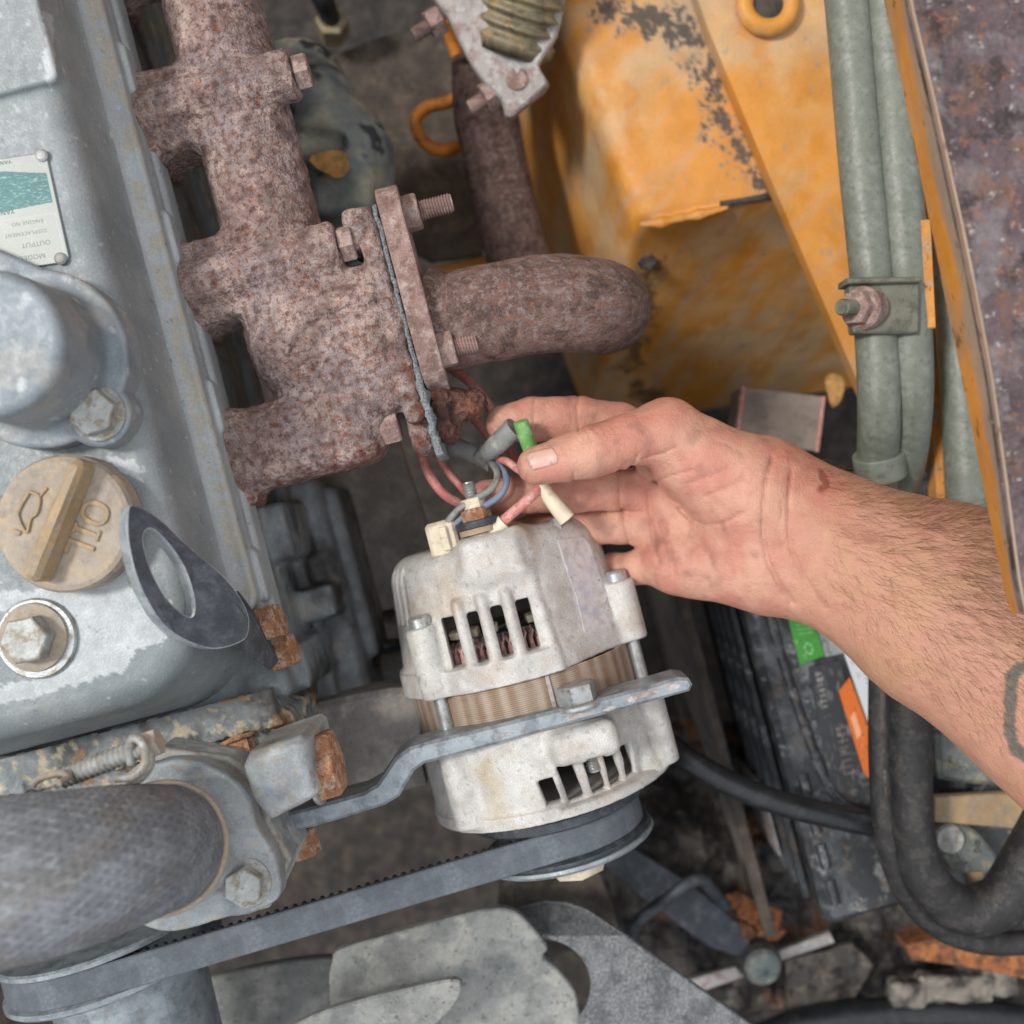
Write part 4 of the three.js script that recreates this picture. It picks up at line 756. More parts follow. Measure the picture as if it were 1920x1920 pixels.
  // through bolts
  for (const [X, Y, z] of bolts.slice(0, 2)) {
    const b = mesh('through_bolt', along(lathe([[0, 0], [0.0034, 0], [0.0034, 0.06], [0, 0.06]], 16), at(X, Y, z + 0.01), v3(0, 0, 1)), M.zinc, t);
    mesh('bolt_head', along(lathe([[0, -0.0058], [0.0046, -0.0055], [0.0056, -0.0042], [0.0058, 0], [0.0066, 0.0002], [0.0066, 0.0016], [0, 0.0016]], 24), at(X, Y, z), v3(0, 0, 1)), M.zinc, b);
  }
  for (const [px, py, y, r] of [[797, 1060, -0.045, 0.0036], [1043, 978, -0.03, 0.003]]) { const p = E(px, py, y); mesh('screw', along(hexHead(r, 0.006), p.clone().add(v3(0, 0, 0.004)), v3(0, 0, -1)), M.zinc, t); }
  // sticker worn to scraps
  {
    const cv = document.createElement('canvas'); cv.width = 256; cv.height = 512; const g = cv.getContext('2d'), r = rng(31);
    g.fillStyle = '#c6c4c4'; g.fillRect(0, 0, 256, 512);
    for (let i = 0; i < 500; i++) { g.fillStyle = ['rgba(176,174,184,.4)', 'rgba(206,205,206,.5)', 'rgba(178,166,150,.35)', 'rgba(150,150,172,.22)'][Math.floor(r() * 4)]; g.beginPath(); g.ellipse(r() * 256, r() * 512, 3 + r() * 22, 3 + r() * 16, r() * 3, 0, 6.3); g.fill(); }
    g.strokeStyle = 'rgba(70,66,70,.65)'; for (const [x, y, n] of [[205, 300, 9], [70, 160, 4], [150, 420, 3], [215, 200, 3]]) for (let i = 0; i < n; i++) { g.lineWidth = 2 + r() * 3; g.beginPath(); const X = x + (r() - 0.5) * 50, Y = y + (r() - 0.5) * 60; g.moveTo(X, Y); g.lineTo(X + (r() - 0.5) * 26, Y + (r() - 0.5) * 26); g.stroke(); }
    const tx = new THREE.CanvasTexture(cv); tx.colorSpace = THREE.SRGBColorSpace; tx.magFilter = THREE.LinearFilter;
    const tilt = 0.05 / Math.hypot(1, 0.05), pn = v3(Math.sin(0.76), Math.cos(0.76), -0.05).normalize(), o = toE(v3(0, 0, 0)).setY(HC), base = v3(AX + 0.0562 * Math.sin(0.76), AY + 0.0562 * Math.cos(0.76), 0.0785).addScaledVector(pn, 0.0001);
    const onPad = (px, py) => { const d = E(px, py, 0).sub(o); return o.clone().addScaledVector(d, base.clone().sub(o).dot(pn) / d.dot(pn)); };
    const q = [[1044, 1012], [1094, 1008], [1106, 1024], [1120, 1070], [1150, 1150], [1166, 1200], [1160, 1214], [1108, 1222], [1098, 1212], [1094, 1180], [1080, 1120], [1066, 1080]].map(([x, y]) => onPad(x, y));
    const cen = q.reduce((a, p) => a.add(p), v3(0, 0, 0)).divideScalar(q.length), ez = v3(0, 0, 1), e1 = new V3().crossVectors(pn, ez).normalize(), e2 = new V3().crossVectors(e1, pn).normalize();
    const sh = new THREE.Shape(q.map((p) => new THREE.Vector2(p.clone().sub(cen).dot(e1), p.clone().sub(cen).dot(e2))));
    const sg = new THREE.ExtrudeGeometry(sh, { depth: 0.0005, bevelEnabled: false }); const ps = sg.attributes.position, uv = sg.attributes.uv;
    for (let i = 0; i < ps.count; i++) { const a = ps.getX(i), z = ps.getY(i), h = ps.getZ(i); uv.setXY(i, 0.5 + a / 0.034, 0.5 - z / 0.062); const p = cen.clone().addScaledVector(e1, a).addScaledVector(e2, z).addScaledVector(pn, h); ps.setXYZ(i, p.x, p.y, p.z); }
    sg.computeVertexNormals();
    mesh('sticker', sg, new THREE.MeshPhysicalMaterial({ map: tx, roughness: 0.5, metalness: 0.2, side: THREE.DoubleSide }), t, { uv: false, label: 'worn illegible silver sticker' });
  }
  // socket and plug, output stud with its washer and nut
  {
    const zb = v3(0, 0, -1), s0 = E(842, 1046, -0.028);
    mesh('socket_base', along(rbox(0.0165, 0.009, 0.013, 0.001), s0.clone().add(v3(0, 0, 0.002)), zb), M.wireGrey, t);
    const p0 = E(908, 1022, -0.016);
    const stk = (n, r, h, off, m, par) => mesh(n, along(lathe([[0, 0], [r, 0], [r, h * 0.85], [r * 0.93, h], [0, h]], 28), p0.clone().add(v3(0, 0, -off)), zb), m, par);
    stk('terminal_base', 0.0088, 0.009, -0.003, M.galv, t);
    stk('terminal_washer', 0.0102, 0.0032, 0.0062, M.capEdge, t); stk('insulating_washer', 0.0115, 0.0034, 0.0094, M.darkMetal, t);
    mesh('nut', along(hexHead(0.0072, 0.006), p0.clone().add(v3(0, 0, -0.0126)), zb), M.rustBolt, t); mesh('lock_nut', along(hexHead(0.0058, 0.0055), p0.clone().add(v3(0, 0, -0.018)), zb), M.cream, t);
    mesh('stud', along(stud(0.0032, 0.0085), p0.clone().add(v3(0, 0, -0.023)), zb), M.zinc, t);
  }
}
{
  const t = thing('wire_plug', 'cream plastic two-wire plug pushed onto the alternator socket', 'plug', { engine: true });
  const s0 = E(832, 1010, -0.024);
  mesh('shell', along(rbox(0.0148, 0.0175, 0.0115, 0.0016), s0, v3(0, 0, -1)), M.cream, t);
  mesh('latch', along(rbox(0.004, 0.012, 0.0025, 0.0006), s0.clone().add(v3(0.001, 0.0066, 0)), v3(0, 0, -1)), M.cream, t);
}
// ---------------------------------------------------------------- slotted adjuster strap, standing on edge
{
  const t = thing('adjuster_strap', 'bent grey steel strap bolted across the alternator, paint chipped along its edge', 'bracket', {});
  const o = [[517, 1532], [600, 1509], [680, 1487], [706, 1472], [722, 1450], [740, 1422], [768, 1402], [806, 1390], [900, 1367], [1080, 1322], [1210, 1288], [1272, 1270], [1292, 1272], [1299, 1284], [1294, 1296], [1200, 1322], [1090, 1352], [960, 1388], [826, 1424], [796, 1432], [776, 1446], [762, 1470], [748, 1494], [722, 1510], [640, 1536], [532, 1566]];
  mesh('strap', plate(o, (x) => 0.0 + (x - 520) * 0.000004, 0.024, { ch: 0.0014 }), M.strap, t);
  for (const q of [[[1176, 1312], [1190, 1302], [1212, 1297], [1236, 1294], [1232, 1301], [1214, 1306], [1196, 1311], [1186, 1318]], [[1250, 1289], [1262, 1282], [1276, 1284], [1270, 1292], [1256, 1296]], [[1062, 1346], [1078, 1338], [1098, 1337], [1118, 1332], [1110, 1339], [1086, 1345], [1070, 1351]], [[1130, 1332], [1142, 1325], [1156, 1324], [1150, 1331], [1138, 1334]], [[930, 1382], [944, 1375], [962, 1374], [950, 1381]]]) mesh('paint_chip', plate(smooth(q, 3), (x) => (x - 520) * 0.000004 + 0.0002, 0.0006, { ch: 0.0001 }), M.galv, t);
  const ax = v3(ST, 0, CT), p = P(1084, 1312, -0.004);
  const w = mesh('washer', along(washer(0.0115, 0.0025), p.clone().addScaledVector(ax, 0.001), ax), M.zinc, t);
  mesh('bolt', along(hexHead(0.0096, 0.0085), p.clone().addScaledVector(ax, 0.0005), ax.clone().negate(), 0.5), M.zinc, t);
  mesh('bolt_end', along(stud(0.004, 0.012), P(1104, 1400, -0.014), ax), M.zinc, t);
  const q = P(560, 1560, -0.018);
  mesh('pivot_bolt', along(hexHead(0.0085, 0.012), q, ax), M.rustBolt, t);
}

// ---------------------------------------------------------------- belt and pulleys
const BZ = 0.1645, PULL = [[AX, AY, 0.0425], [-0.257, -0.051, 0.0525], [-0.15, -0.33, 0.065]];
{
  const t = thing('drive_belt', 'dusty black cogged fan belt stretched over the alternator pulley', 'belt', { engine: true });
  let pts = []; for (const [x, y, r] of PULL) for (let i = 0; i < 160; i++) { const a = i / 160 * 6.28319; pts.push([x + r * Math.cos(a), y + r * Math.sin(a)]); }
  pts.sort((a, b) => a[0] - b[0] || a[1] - b[1]);
  const cr = (o, a, b) => (a[0] - o[0]) * (b[1] - o[1]) - (a[1] - o[1]) * (b[0] - o[0]);
  const half = (q) => { const h = []; for (const p of q) { while (h.length > 1 && cr(h[h.length - 2], h[h.length - 1], p) <= 0) h.pop(); h.push(p); } h.pop(); return h; };
  const hull = [...half(pts), ...half(pts.slice().reverse())];
  // even steps along the loop
  const L = [0]; for (let i = 0; i < hull.length; i++) { const a = hull[i], b = hull[(i + 1) % hull.length]; L.push(L[i] + Math.hypot(b[0] - a[0], b[1] - a[1])); }
  const tot = L[hull.length], N = 520, loop = []; let k = 0;
  for (let i = 0; i < N; i++) { const s = i / N * tot; while (L[k + 1] < s) k++; const f = (s - L[k]) / (L[k + 1] - L[k]), a = hull[k], b = hull[(k + 1) % hull.length]; loop.push([lerp(a[0], b[0], f), lerp(a[1], b[1], f)]); }
  const sec = [[-0.0068, 0.0], [-0.0074, -0.0006], [-0.0060, -0.0075], [0.0060, -0.0075], [0.0074, -0.0006], [0.0068, 0.0]];
  const gs = [], uvS = tot / 0.05;
  for (let s = 0; s < sec.length; s++) {
    const [za, na] = sec[s], [zb, nb] = sec[(s + 1) % sec.length], pos = [], uv = [], idx = [];
    for (let i = 0; i <= N; i++) {
      const [x, y] = loop[i % N], [x0, y0] = loop[(i + N - 2) % N], [x1, y1] = loop[(i + 2) % N], l = Math.hypot(x1 - x0, y1 - y0), nx = (y1 - y0) / l, ny = -(x1 - x0) / l;
      pos.push(x + nx * na, y + ny * na, BZ + za, x + nx * nb, y + ny * nb, BZ + zb); uv.push(i / N * Math.round(uvS), za / 0.05, i / N * Math.round(uvS), zb / 0.05 + 0.001);
    }
    for (let i = 0; i < N; i++) { const a = 2 * i; idx.push(a, a + 1, a + 2, a + 1, a + 3, a + 2); }
    const g = new THREE.BufferGeometry(); g.setAttribute('position', new THREE.Float32BufferAttribute(pos, 3)); g.setAttribute('uv', new THREE.Float32BufferAttribute(uv, 2)); g.setIndex(idx); g.computeVertexNormals(); gs.push(g);
  }
  M.belt.side = THREE.DoubleSide;
  mesh('belt_body', gs, M.belt, t, { uv: false });
  const cogs = []; for (let i = 0; i < N; i += 2) { const [x, y] = loop[i], [x1, y1] = loop[(i + 1) % N], a = Math.atan2(y1 - y, x1 - x); const g = rbox(0.0024, 0.0042, 0.0128, 0.0006); g.rotateZ(a); const nx = -(Math.sin(a)) * -1, ny = -Math.cos(a); g.translate(x - nx * 0.0088, y - ny * 0.0088, BZ); cogs.push(g); }
  const cg = mesh('cogs', cogs, M.hoseDusty, t); cg.userData.kind = 'stuff';
}
{ // alternator pulley
  const t = thing('alternator_pulley', 'dark steel grooved pulley on the alternator shaft', 'pulley', { engine: true });
  const pr = (R, z0, z1) => [[0, z0], [R - 0.001, z0], [R, z0 + 0.0008], [R, z0 + 0.0022], [R - 0.009, BZ - 0.004], [R - 0.009, BZ + 0.004], [R, z1 - 0.0026], [R, z1 - 0.0008], [R - 0.001, z1], [0, z1]];
  mesh('wheel', along(lathe(pr(0.0445, 0.153, 0.176), 72), v3(AX, AY, 0), v3(0, 0, 1)), M.darkMetal, t);
  mesh('back_plate', along(lathe([[0, 0.1505], [0.046, 0.1505], [0.0478, 0.1515], [0.0478, 0.1557], [0.0465, 0.1567], [0, 0.1567]], 72), v3(AX, AY, 0), v3(0, 0, 1)), M.darkMetal, t);
  mesh('front_plate', along(lathe([[0, 0.1755], [0.0462, 0.1755], [0.0468, 0.177], [0.0455, 0.1785], [0.03, 0.181], [0, 0.181]], 72), v3(AX, AY, 0), v3(0, 0, 1)), M.strap, t);
  mesh('nut', along(lathe([[0, 0.1795], [0.0155, 0.1795], [0.0155, 0.183], [0.013, 0.1875], [0, 0.1875]], 6), v3(AX + 0.003, AY + 0.019, 0.0), v3(0, 0, 1)), M.cream, t);
}
{ // fan pulley with its hub
  const [x, y, R0] = PULL[1], R = R0 + 0.0018, t = thing('fan_pulley', 'grey painted fan pulley and hub under the coolant hose', 'pulley', { engine: true });
  mesh('wheel', along(lathe([[0, 0.1535], [R - 0.001, 0.1535], [R, 0.1545], [R, 0.1565], [R - 0.009, BZ - 0.0045], [R - 0.009, BZ + 0.0045], [R, 0.1725], [R, 0.175], [R - 0.001, 0.176], [0, 0.176]], 90), v3(x, y, 0), v3(0, 0, 1)), M.strap, t);
  mesh('hub', along(lathe([[0, 0.176], [0.0395, 0.176], [0.0395, 0.1825], [0.0385, 0.1865], [0.0375, 0.25], [0, 0.25]], 72), v3(x + 0.004, y, 0), v3(0, 0, 1)), M.strap, t);
}

// ---------------------------------------------------------------- thermostat housing, hose and clamp
const polyf = (q) => (x, z) => { let d = 1e9, s = 1; for (let i = 0, j = q.length - 1; i < q.length; j = i++) { const ex = q[j][0] - q[i][0], ez = q[j][1] - q[i][1], wx = x - q[i][0], wz = z - q[i][1], t = clamp((wx * ex + wz * ez) / (ex * ex + ez * ez)), bx = wx - ex * t, bz = wz - ez * t; d = Math.min(d, bx * bx + bz * bz); const c1 = z >= q[i][1], c2 = z < q[j][1], c3 = ex * wz > ez * wx; if ((c1 && c2 && c3) || (!c1 && !c2 && !c3)) s = -s; } return s * Math.sqrt(d); };
const extf = (d2, y, y0, y1, r) => { const a = d2 + r, b = Math.abs(y - (y0 + y1) / 2) - (y1 - y0) / 2 + r; return Math.min(Math.max(a, b), 0) + Math.hypot(Math.max(a, 0), Math.max(b, 0)) - r; };
{
  const t = thing('thermostat_housing', 'grey cast thermostat housing with dusty flange and rusty hex plug', 'thermostat housing', {});
  const YF = 0.042, q = (pts, y) => pts.map(([a, b]) => { const p = P(a, b, y); return [p.x, p.z]; });
  const fl = polyf(q(smooth([[175, 1640], [205, 1700], [265, 1738], [330, 1748], [420, 1722], [500, 1700], [528, 1670], [512, 1600], [480, 1545], [462, 1490], [420, 1450], [360, 1428], [290, 1432], [215, 1480]], 4), YF));
  const lower = polyf(q([[190, 1640], [230, 1720], [330, 1742], [505, 1704], [546, 1612], [505, 1540], [520, 1480], [430, 1420], [300, 1400], [200, 1480]], 0.026));
  const bx = polyf(q([[452, 1440], [466, 1412], [560, 1382], [574, 1392], [594, 1492], [584, 1502], [505, 1542], [470, 1500]], YF + 0.008));
  const neck = caps(P(372, 1590, 0.02), P(308, 1592, 0.068), 0.0235, 0.0205), foot = caps(P(462, 1655, 0.03), P(462, 1655, YF - 0.01), 0.0125, 0.0125);
  const k0 = vc('#949a9d'), k1 = vc('#a9adad'), k2 = vc('#a1998a'), k3 = vc('#7a8084'), k4 = vc('#8f7765');
  body('casting', rough((x, y, z) => {
    let d = extf(fl(x, z), y, 0.03, YF, 0.002);
    d = su(d, extf(lower(x, z), y, -0.03, 0.026, 0.002), 0.003);
    d = su(d, extf(bx(x, z), y, -0.005, YF + 0.008, 0.005), 0.006);
    d = su(d, neck(x, y, z), 0.012);
    return su(d, foot(x, y, z) , 0.004);
  }, 0.003, (x, y, z) => 0.0006 * fbm(x * 120, y * 120, z * 120, 4)), v3(-0.2, -0.012, 0.09), v3(-0.075, 0.115, 0.19), 0.00095, M.castGrey, t, (x, y, z, nx, ny) => {
    const a = fbm(x * 45, y * 45, z * 45, 4), b = fbm(x * 140, y * 140, z * 140, 4), c = fbm(x * 60 + 3, y * 60, z * 60, 4);
    let w = mix3(k0, k1, sstep(-0.1, 0.25, a)); w = mix3(w, k3, sstep(0.12, 0.32, c) * 0.7); w = mix3(w, k2, sstep(0.0, 0.28, b + 0.4 * a) * 0.6);
    if (y < YF - 0.004 && y > 0.02) w = mix3(w, k2, 0.5);
    if (b < -0.3) w = mix3(w, k4, 0.6);
    return w;
  });
  const ax = v3(0.955, -0.02, -0.27), pp = P(584, 1440, 0.026);
  mesh('plug_washer', along(washer(0.0165, 0.0028), pp.clone().addScaledVector(ax, -0.0005), ax), M.galv, t);
  mesh('hex_plug', along(hexHead(0.0158, 0.0105), pp.clone().addScaledVector(ax, 0.002), ax, 0.25), M.rustBolt, t);
  const b = P(462, 1655, YF);
  mesh('washer', washer(0.0108, 0.002).translate(b.x, YF - 0.0006, b.z), M.zincDusty, t);
  const h = hexHead(0.0086, 0.0062); h.rotateY(0.5); mesh('bolt', h.translate(b.x, YF + 0.001, b.z), M.zincDusty, t);
}
const HOSE = [P(312, 1588, 0.062), P(280, 1594, 0.082), P(218, 1608, 0.103), P(100, 1636, 0.119), P(-20, 1655, 0.123), P(-200, 1668, 0.115)];
{
  const t = thing('coolant_hose', 'thick dusty black rubber coolant hose clamped on thermostat housing', 'hose', {});
  mesh('hose', tube(HOSE, (s) => 0.0246 + 0.005 * sstep(0.05, 0.8, s), 70, 48), M.hose, t, { uv: false });
}
{
  const t = thing('hose_clamp', 'wire hose clamp with threaded tightening bolt on the coolant hose', 'clamp', {});
  const c = new THREE.CatmullRomCurve3(HOSE, false, 'centripetal');
  for (const s of [0.03, 0.048]) { const p = c.getPointAt(s), d = c.getTangentAt(s), g = new THREE.TorusGeometry(0.0252 + s * 0.004, 0.0013, 10, 80); g.rotateX(Math.PI / 2); mesh('wire_ring', along(g, p, d), M.cap, t); }
  const a = P(118, 1458, 0.088), b = P(268, 1401, 0.088), d = b.clone().sub(a);
  const thread = along(stud(0.0043, d.length(), 0.0021), a, d); mesh('threaded_bolt', thread, M.zincDusty, t);
  mesh('nut', along(hexHead(0.0055, 0.006), b.clone().addScaledVector(d.clone().normalize(), 0.001), d, 0.2), M.cap, t);
  mesh('wire_loop', tube([P(215, 1460, 0.1), P(250, 1455, 0.098), P(272, 1432, 0.096), P(266, 1392, 0.096), P(250, 1384, 0.094), P(243, 1400, 0.092), P(246, 1432, 0.09)], 0.0017, 40, 10), M.zincDusty, t);
  mesh('wire_loop', tube([P(238, 1466, 0.095), P(262, 1460, 0.092), P(282, 1436, 0.09), P(280, 1398, 0.089)], 0.0016, 30, 10), M.zincDusty, t);
  mesh('wire_end', tube([P(60, 1475, 0.098), P(72, 1462, 0.096), P(118, 1450, 0.094), P(126, 1458, 0.094), P(110, 1468, 0.098)], 0.0014, 30, 8), M.cap, t);
}

// ---------------------------------------------------------------- fan and shroud
{
  const t = thing('cooling_fan', 'grey-green plastic cooling fan blades below the belt', 'fan', {});
  const bl = (o, yf, th, lab) => mesh('blade', plate(smooth(o, 4), yf, th, { ch: 0.001 }), M.fan, t);
  bl([[622, 1806], [640, 1780], [760, 1745], [900, 1708], [960, 1708], [1000, 1742], [1026, 1778], [1018, 1796], [1048, 1822], [1082, 1876], [1060, 1960], [800, 2000], [640, 1960], [618, 1860]], (x, y) => -0.085 - (x - 620) * 0.00004 + (1990 - y) * 0.00003, 0.006);
  bl([[470, 1985], [560, 1918], [660, 1880], [800, 1846], [852, 1838], [866, 1852], [850, 1890], [790, 1950], [700, 2040], [520, 2060]], (x, y) => -0.045 - (y - 1850) * 0.0001, 0.005);
  bl([[385, 1850], [430, 1825], [560, 1800], [650, 1800], [700, 1850], [640, 1900], [480, 1960], [385, 1960]], (x, y) => -0.14 - (x - 400) * 0.00004, 0.006);
  mesh('hub', along(lathe([[0, 0], [0.045, 0], [0.045, 0.02], [0.03, 0.035], [0, 0.035]], 48), P(330, 2080, -0.09), v3(ST, 0, CT)), M.fan, t);
}
{
  const t = thing('fan_shroud', 'speckled dark grey fan shroud corner with curved opening', 'fan shroud', {});
  const arc = [[1006, 1752], [1046, 1758], [1080, 1776], [1104, 1806], [1114, 1842], [1108, 1880], [1086, 1920], [1060, 1990]];
  mesh('panel', plate([[930, 1742], [965, 1704], [1020, 1690], [1066, 1694], [1100, 1706], [1170, 1752], [1290, 1838], [1420, 1930], [1500, 1990], ...arc.slice().reverse()], (x, y) => -0.1 - Math.max(0, 1745 - y) * 0.0004, 0.004, { ch: 0.0008 }), M.shroud, t);
  const lip = arc.map(([x, y]) => P(x, y, -0.103)); mesh('opening_lip', tube(lip, 0.0022, 40, 8), M.shroud, t);
}

// ---------------------------------------------------------------- yellow machine frame
// sheet with its own thickness, ruled between two lines of [px, py, y]
function sheet(A, B, nu, nv, { thick = 0.004, color, bend = 0 } = {}) {
  const ca = new THREE.CatmullRomCurve3(A.map((q) => P(...q)), false, 'catmullrom', 0.2), cb = new THREE.CatmullRomCurve3(B.map((q) => P(...q)), false, 'catmullrom', 0.2);
  const top = [], pos = [], idx = [], col = [];
  for (let j = 0; j <= nv; j++) for (let i = 0; i <= nu; i++) { const p = ca.getPoint(i / nu).lerp(cb.getPoint(i / nu), j / nv); p.y += bend * 4 * (j / nv) * (1 - j / nv); top.push(p); }
  const w = nu + 1, n = top.map((p, k) => { const i = k % w, j = Math.floor(k / w), a = top[j * w + Math.min(nu, i + 1)].clone().sub(top[j * w + Math.max(0, i - 1)]), b = top[Math.min(nv, j + 1) * w + i].clone().sub(top[Math.max(0, j - 1) * w + i]); const q = a.cross(b).normalize(); return q.y < 0 ? q.negate() : q; });
  const all = [...top.map((p, k) => p.clone().addScaledVector(n[k], 0.0008 * fbm(p.x * 40, p.y * 40, p.z * 40, 3))), ...top.map((p, k) => p.clone().addScaledVector(n[k], -thick))];
  all.forEach((p, k) => { pos.push(p.x, p.y, p.z); if (color) { const t = top[k % top.length]; col.push(...color(t, 960 + t.x * FP / (HC - t.y), 960 + t.z * FP / (HC - t.y), (k % w) / nu, Math.floor((k % top.length) / w) / nv)); } });
  const up = new V3().crossVectors(top[w].clone().sub(top[0]), top[1].clone().sub(top[0])).y > 0, N = top.length;
  const q = (a, b, c, d) => up ? idx.push(a, c, b, b, c, d) : idx.push(a, b, c, b, d, c);
  for (let j = 0; j < nv; j++) for (let i = 0; i < nu; i++) { const a = j * w + i; q(a, a + 1, a + w, a + w + 1); q(N + a + 1, N + a, N + a + w + 1, N + a + w); }
  for (let i = 0; i < nu; i++) { q(N + i, N + i + 1, i, i + 1); const b = nv * w + i; q(b, b + 1, N + b, N + b + 1); }
  for (let j = 0; j < nv; j++) { const a = j * w; q(N + a, a, N + a + w, a + w); const b = a + nu; q(b, N + b, b + w, N + b + w); }
  const g = new THREE.BufferGeometry(); g.setAttribute('position', new THREE.Float32BufferAttribute(pos, 3)); if (color) g.setAttribute('color', new THREE.Float32BufferAttribute(col, 3)); g.setIndex(idx);
  let ng = g.toNonIndexed(); ng.computeVertexNormals();
  // smooth the skin, keep the rims sharp
  g.computeVertexNormals(); const sm = g.toNonIndexed().attributes.normal, fl = ng.attributes.normal;
  for (let i = 0; i < sm.count; i++) if (sm.getX(i) * fl.getX(i) + sm.getY(i) * fl.getY(i) + sm.getZ(i) * fl.getZ(i) > 0.8) fl.setXYZ(i, sm.getX(i), sm.getY(i), sm.getZ(i));
  return ng;
}
M.yellowChip.vertexColors = true; M.yellowChip.side = THREE.DoubleSide;
const yc = { base: vc('#ca893a'), deep: vc('#c37f22'), pale: vc('#c69a64'), dust: vc('#b09c86'), black: vc('#38332f'), grey: vc('#8c8780') };
function yellowAt(t, px, py) {
  const a = fbm(t.x * 14, t.y * 14, t.z * 14, 4), b = fbm(t.x * 45 + 2, t.y * 45, t.z * 45, 4), s = fbm((t.x + t.z) * 60, 4, (t.x - t.z) * 9, 4);
  let c = mix3(yc.base, yc.pale, sstep(-0.15, 0.25, a)); c = mix3(c, yc.deep, sstep(0.08, 0.3, -b) * 0.7);
  return mix3(c, yc.dust, sstep(-0.1, 0.5, s) * 0.45 + sstep(0.0, 0.4, a) * 0.4);
}
{
  const t = thing('frame_box', 'chipped yellow welded frame box with black bare patches beside the exhaust', 'machine frame', {});
  const chipL = [[1140, 20], [1270, 40], [1330, 150], [1380, 270], [1430, 352]];
  // one bent and welded box: top, left side and sloping end, with soft corners
  const pl = (a, b, c, inside) => { const A = P(...a), n = P(...b).sub(A).cross(P(...c).sub(A)).normalize(); if (n.dot(inside.clone().sub(A)) > 0) n.negate(); return (x, y, z) => n.x * (x - A.x) + n.y * (y - A.y) + n.z * (z - A.z); };
  const mid = P(1280, 230, -0.2), left = pl([1060, 60, -0.125], [1192, 408, -0.125], [990, 330, -0.27], mid), end = pl([1192, 408, -0.125], [1462, 366, -0.125], [1190, 735, -0.3], mid);
  const lips = [[[1204, 421], [1240, 418]], [[1240, 418], [1276, 409]], [[1276, 409], [1310, 404]], [[1310, 404], [1362, 390]]].map(([a, b], i) => caps(P(...a, -0.1262), P(...b, -0.1262), 0.0018 + 0.0008 * (i % 2), 0.0018 + 0.0008 * ((i + 1) % 2)));
  const f = rough((x, y, z) => { let d = Math.max(si(si(y + 0.125, left(x, y, z), 0.014), end(x, y, z), 0.006), -0.34 - y); if (y > -0.15) for (const l of lips) d = su(d, l(x, y, z), 0.003); return d; }, 0.003, (x, y, z) => 0.0007 * fbm(x * 30, y * 30, z * 30, 3));
  const smear = [[1218, 500], [1200, 600], [1180, 700], [1240, 760]];
  body('box', f, v3(P(960, 0, -0.27).x - 0.04, -0.345, P(0, -60, -0.125).z - 0.02), v3(0.31, -0.115, P(0, 760, -0.3).z + 0.02), 0.0014, M.yellowChip, t, (x, y, z, nx, ny) => {
    const p = { x, y, z }, [px, py] = pixelOf(x, y, z); let c = yellowAt(p, px, py);
    const n = fbm(x * 120, y * 120, z * 120, 4), m = fbm(x * 40, y * 40, z * 40, 4), h = fbm(x * 330, y * 330, z * 330, 3);
    if (ny > 0.8) { const d = lineDist(px, py, chipL), soot = n * 0.9 + m * 0.7 + h * 0.9 - d / 70 + 0.3; c = mix3(c, yc.grey, sstep(-0.3, 0.2, soot) * 0.5); c = mix3(c, yc.black, sstep(-0.02, 0.3, soot) * 0.85); }
    else { const s = fbm((x + z * 0.4) * 70, 3, (y * 2 + z) * 8, 4); c = mix3(c, yc.deep, sstep(0.0, 0.4, s) * 0.6); c = mix3(c, yc.dust, sstep(0.0, 0.4, -s) * 0.4); const k = m * 1.2 + n * 0.8 - lineDist(px, py, smear) / 60 + 0.35; c = mix3(c, yc.black, sstep(-0.05, 0.45, k) * 0.75); }
    if (n + 0.4 * h > 0.42) c = mix3(c, yc.grey, 0.6);
    return c;
  });
  // seam and plug on the box
  const onBox = (px, py, up = 0) => { const o = v3(0, HC, 0), d = P(px, py, 0).sub(o).normalize(); let k = (HC + 0.1) / -d.y; for (let i = 0; i < 80; i++) { const q = f(o.x + d.x * k, o.y + d.y * k, o.z + d.z * k); if (q < up + 0.00004) break; k += (q - up) * 0.9; } return o.addScaledVector(d, k); };
  mesh('slot_edge', tube([[1350, 384], [1380, 379], [1420, 372], [1452, 366]].map(([x, y]) => onBox(x, y)), 0.0022, 20, 8), M.grime, t);
  mesh('drain_plug', along(hexHead(0.0058, 0.004), onBox(1214, 488), v3(-0.3, 0.6, 0.7)), M.grime, t);
}
{
  const t = thing('frame_bar', 'long yellow flat frame bar running beside the grey-green pipes', 'machine frame', {});
  const y = -0.112;
  const g = sheet([[1290, -60, y], [1330, 60, y], [1460, 370, y], [1640, 790, y - 0.01]], [[1560, -60, y], [1590, 60, y], [1640, 370, y], [1690, 790, y - 0.01]], 120, 50, { thick: 0.012, color: (p, px, py) => { let c = yellowAt(p, px, py); const n = fbm(p.x * 150, 1, p.z * 150, 3); return n > 0.36 ? mix3(c, yc.grey, 0.6) : c; } });
  mesh('bar', g, M.yellowChip, t);
  const e = P(1440, 8, y + 0.004); mesh('eyelet', new THREE.TorusGeometry(0.0135, 0.005, 12, 40).rotateX(-Math.PI / 2).translate(e.x, e.y, e.z), M.yellow, t);
  mesh('dark_bore_disc', lathe([[0, 0.0], [0.0095, 0.0], [0.0095, 0.0045], [0, 0.0045]], 24).translate(e.x, y, e.z), M.dark, t);  // solid dark disc in the eyelet, painted in for a shaded hole
}
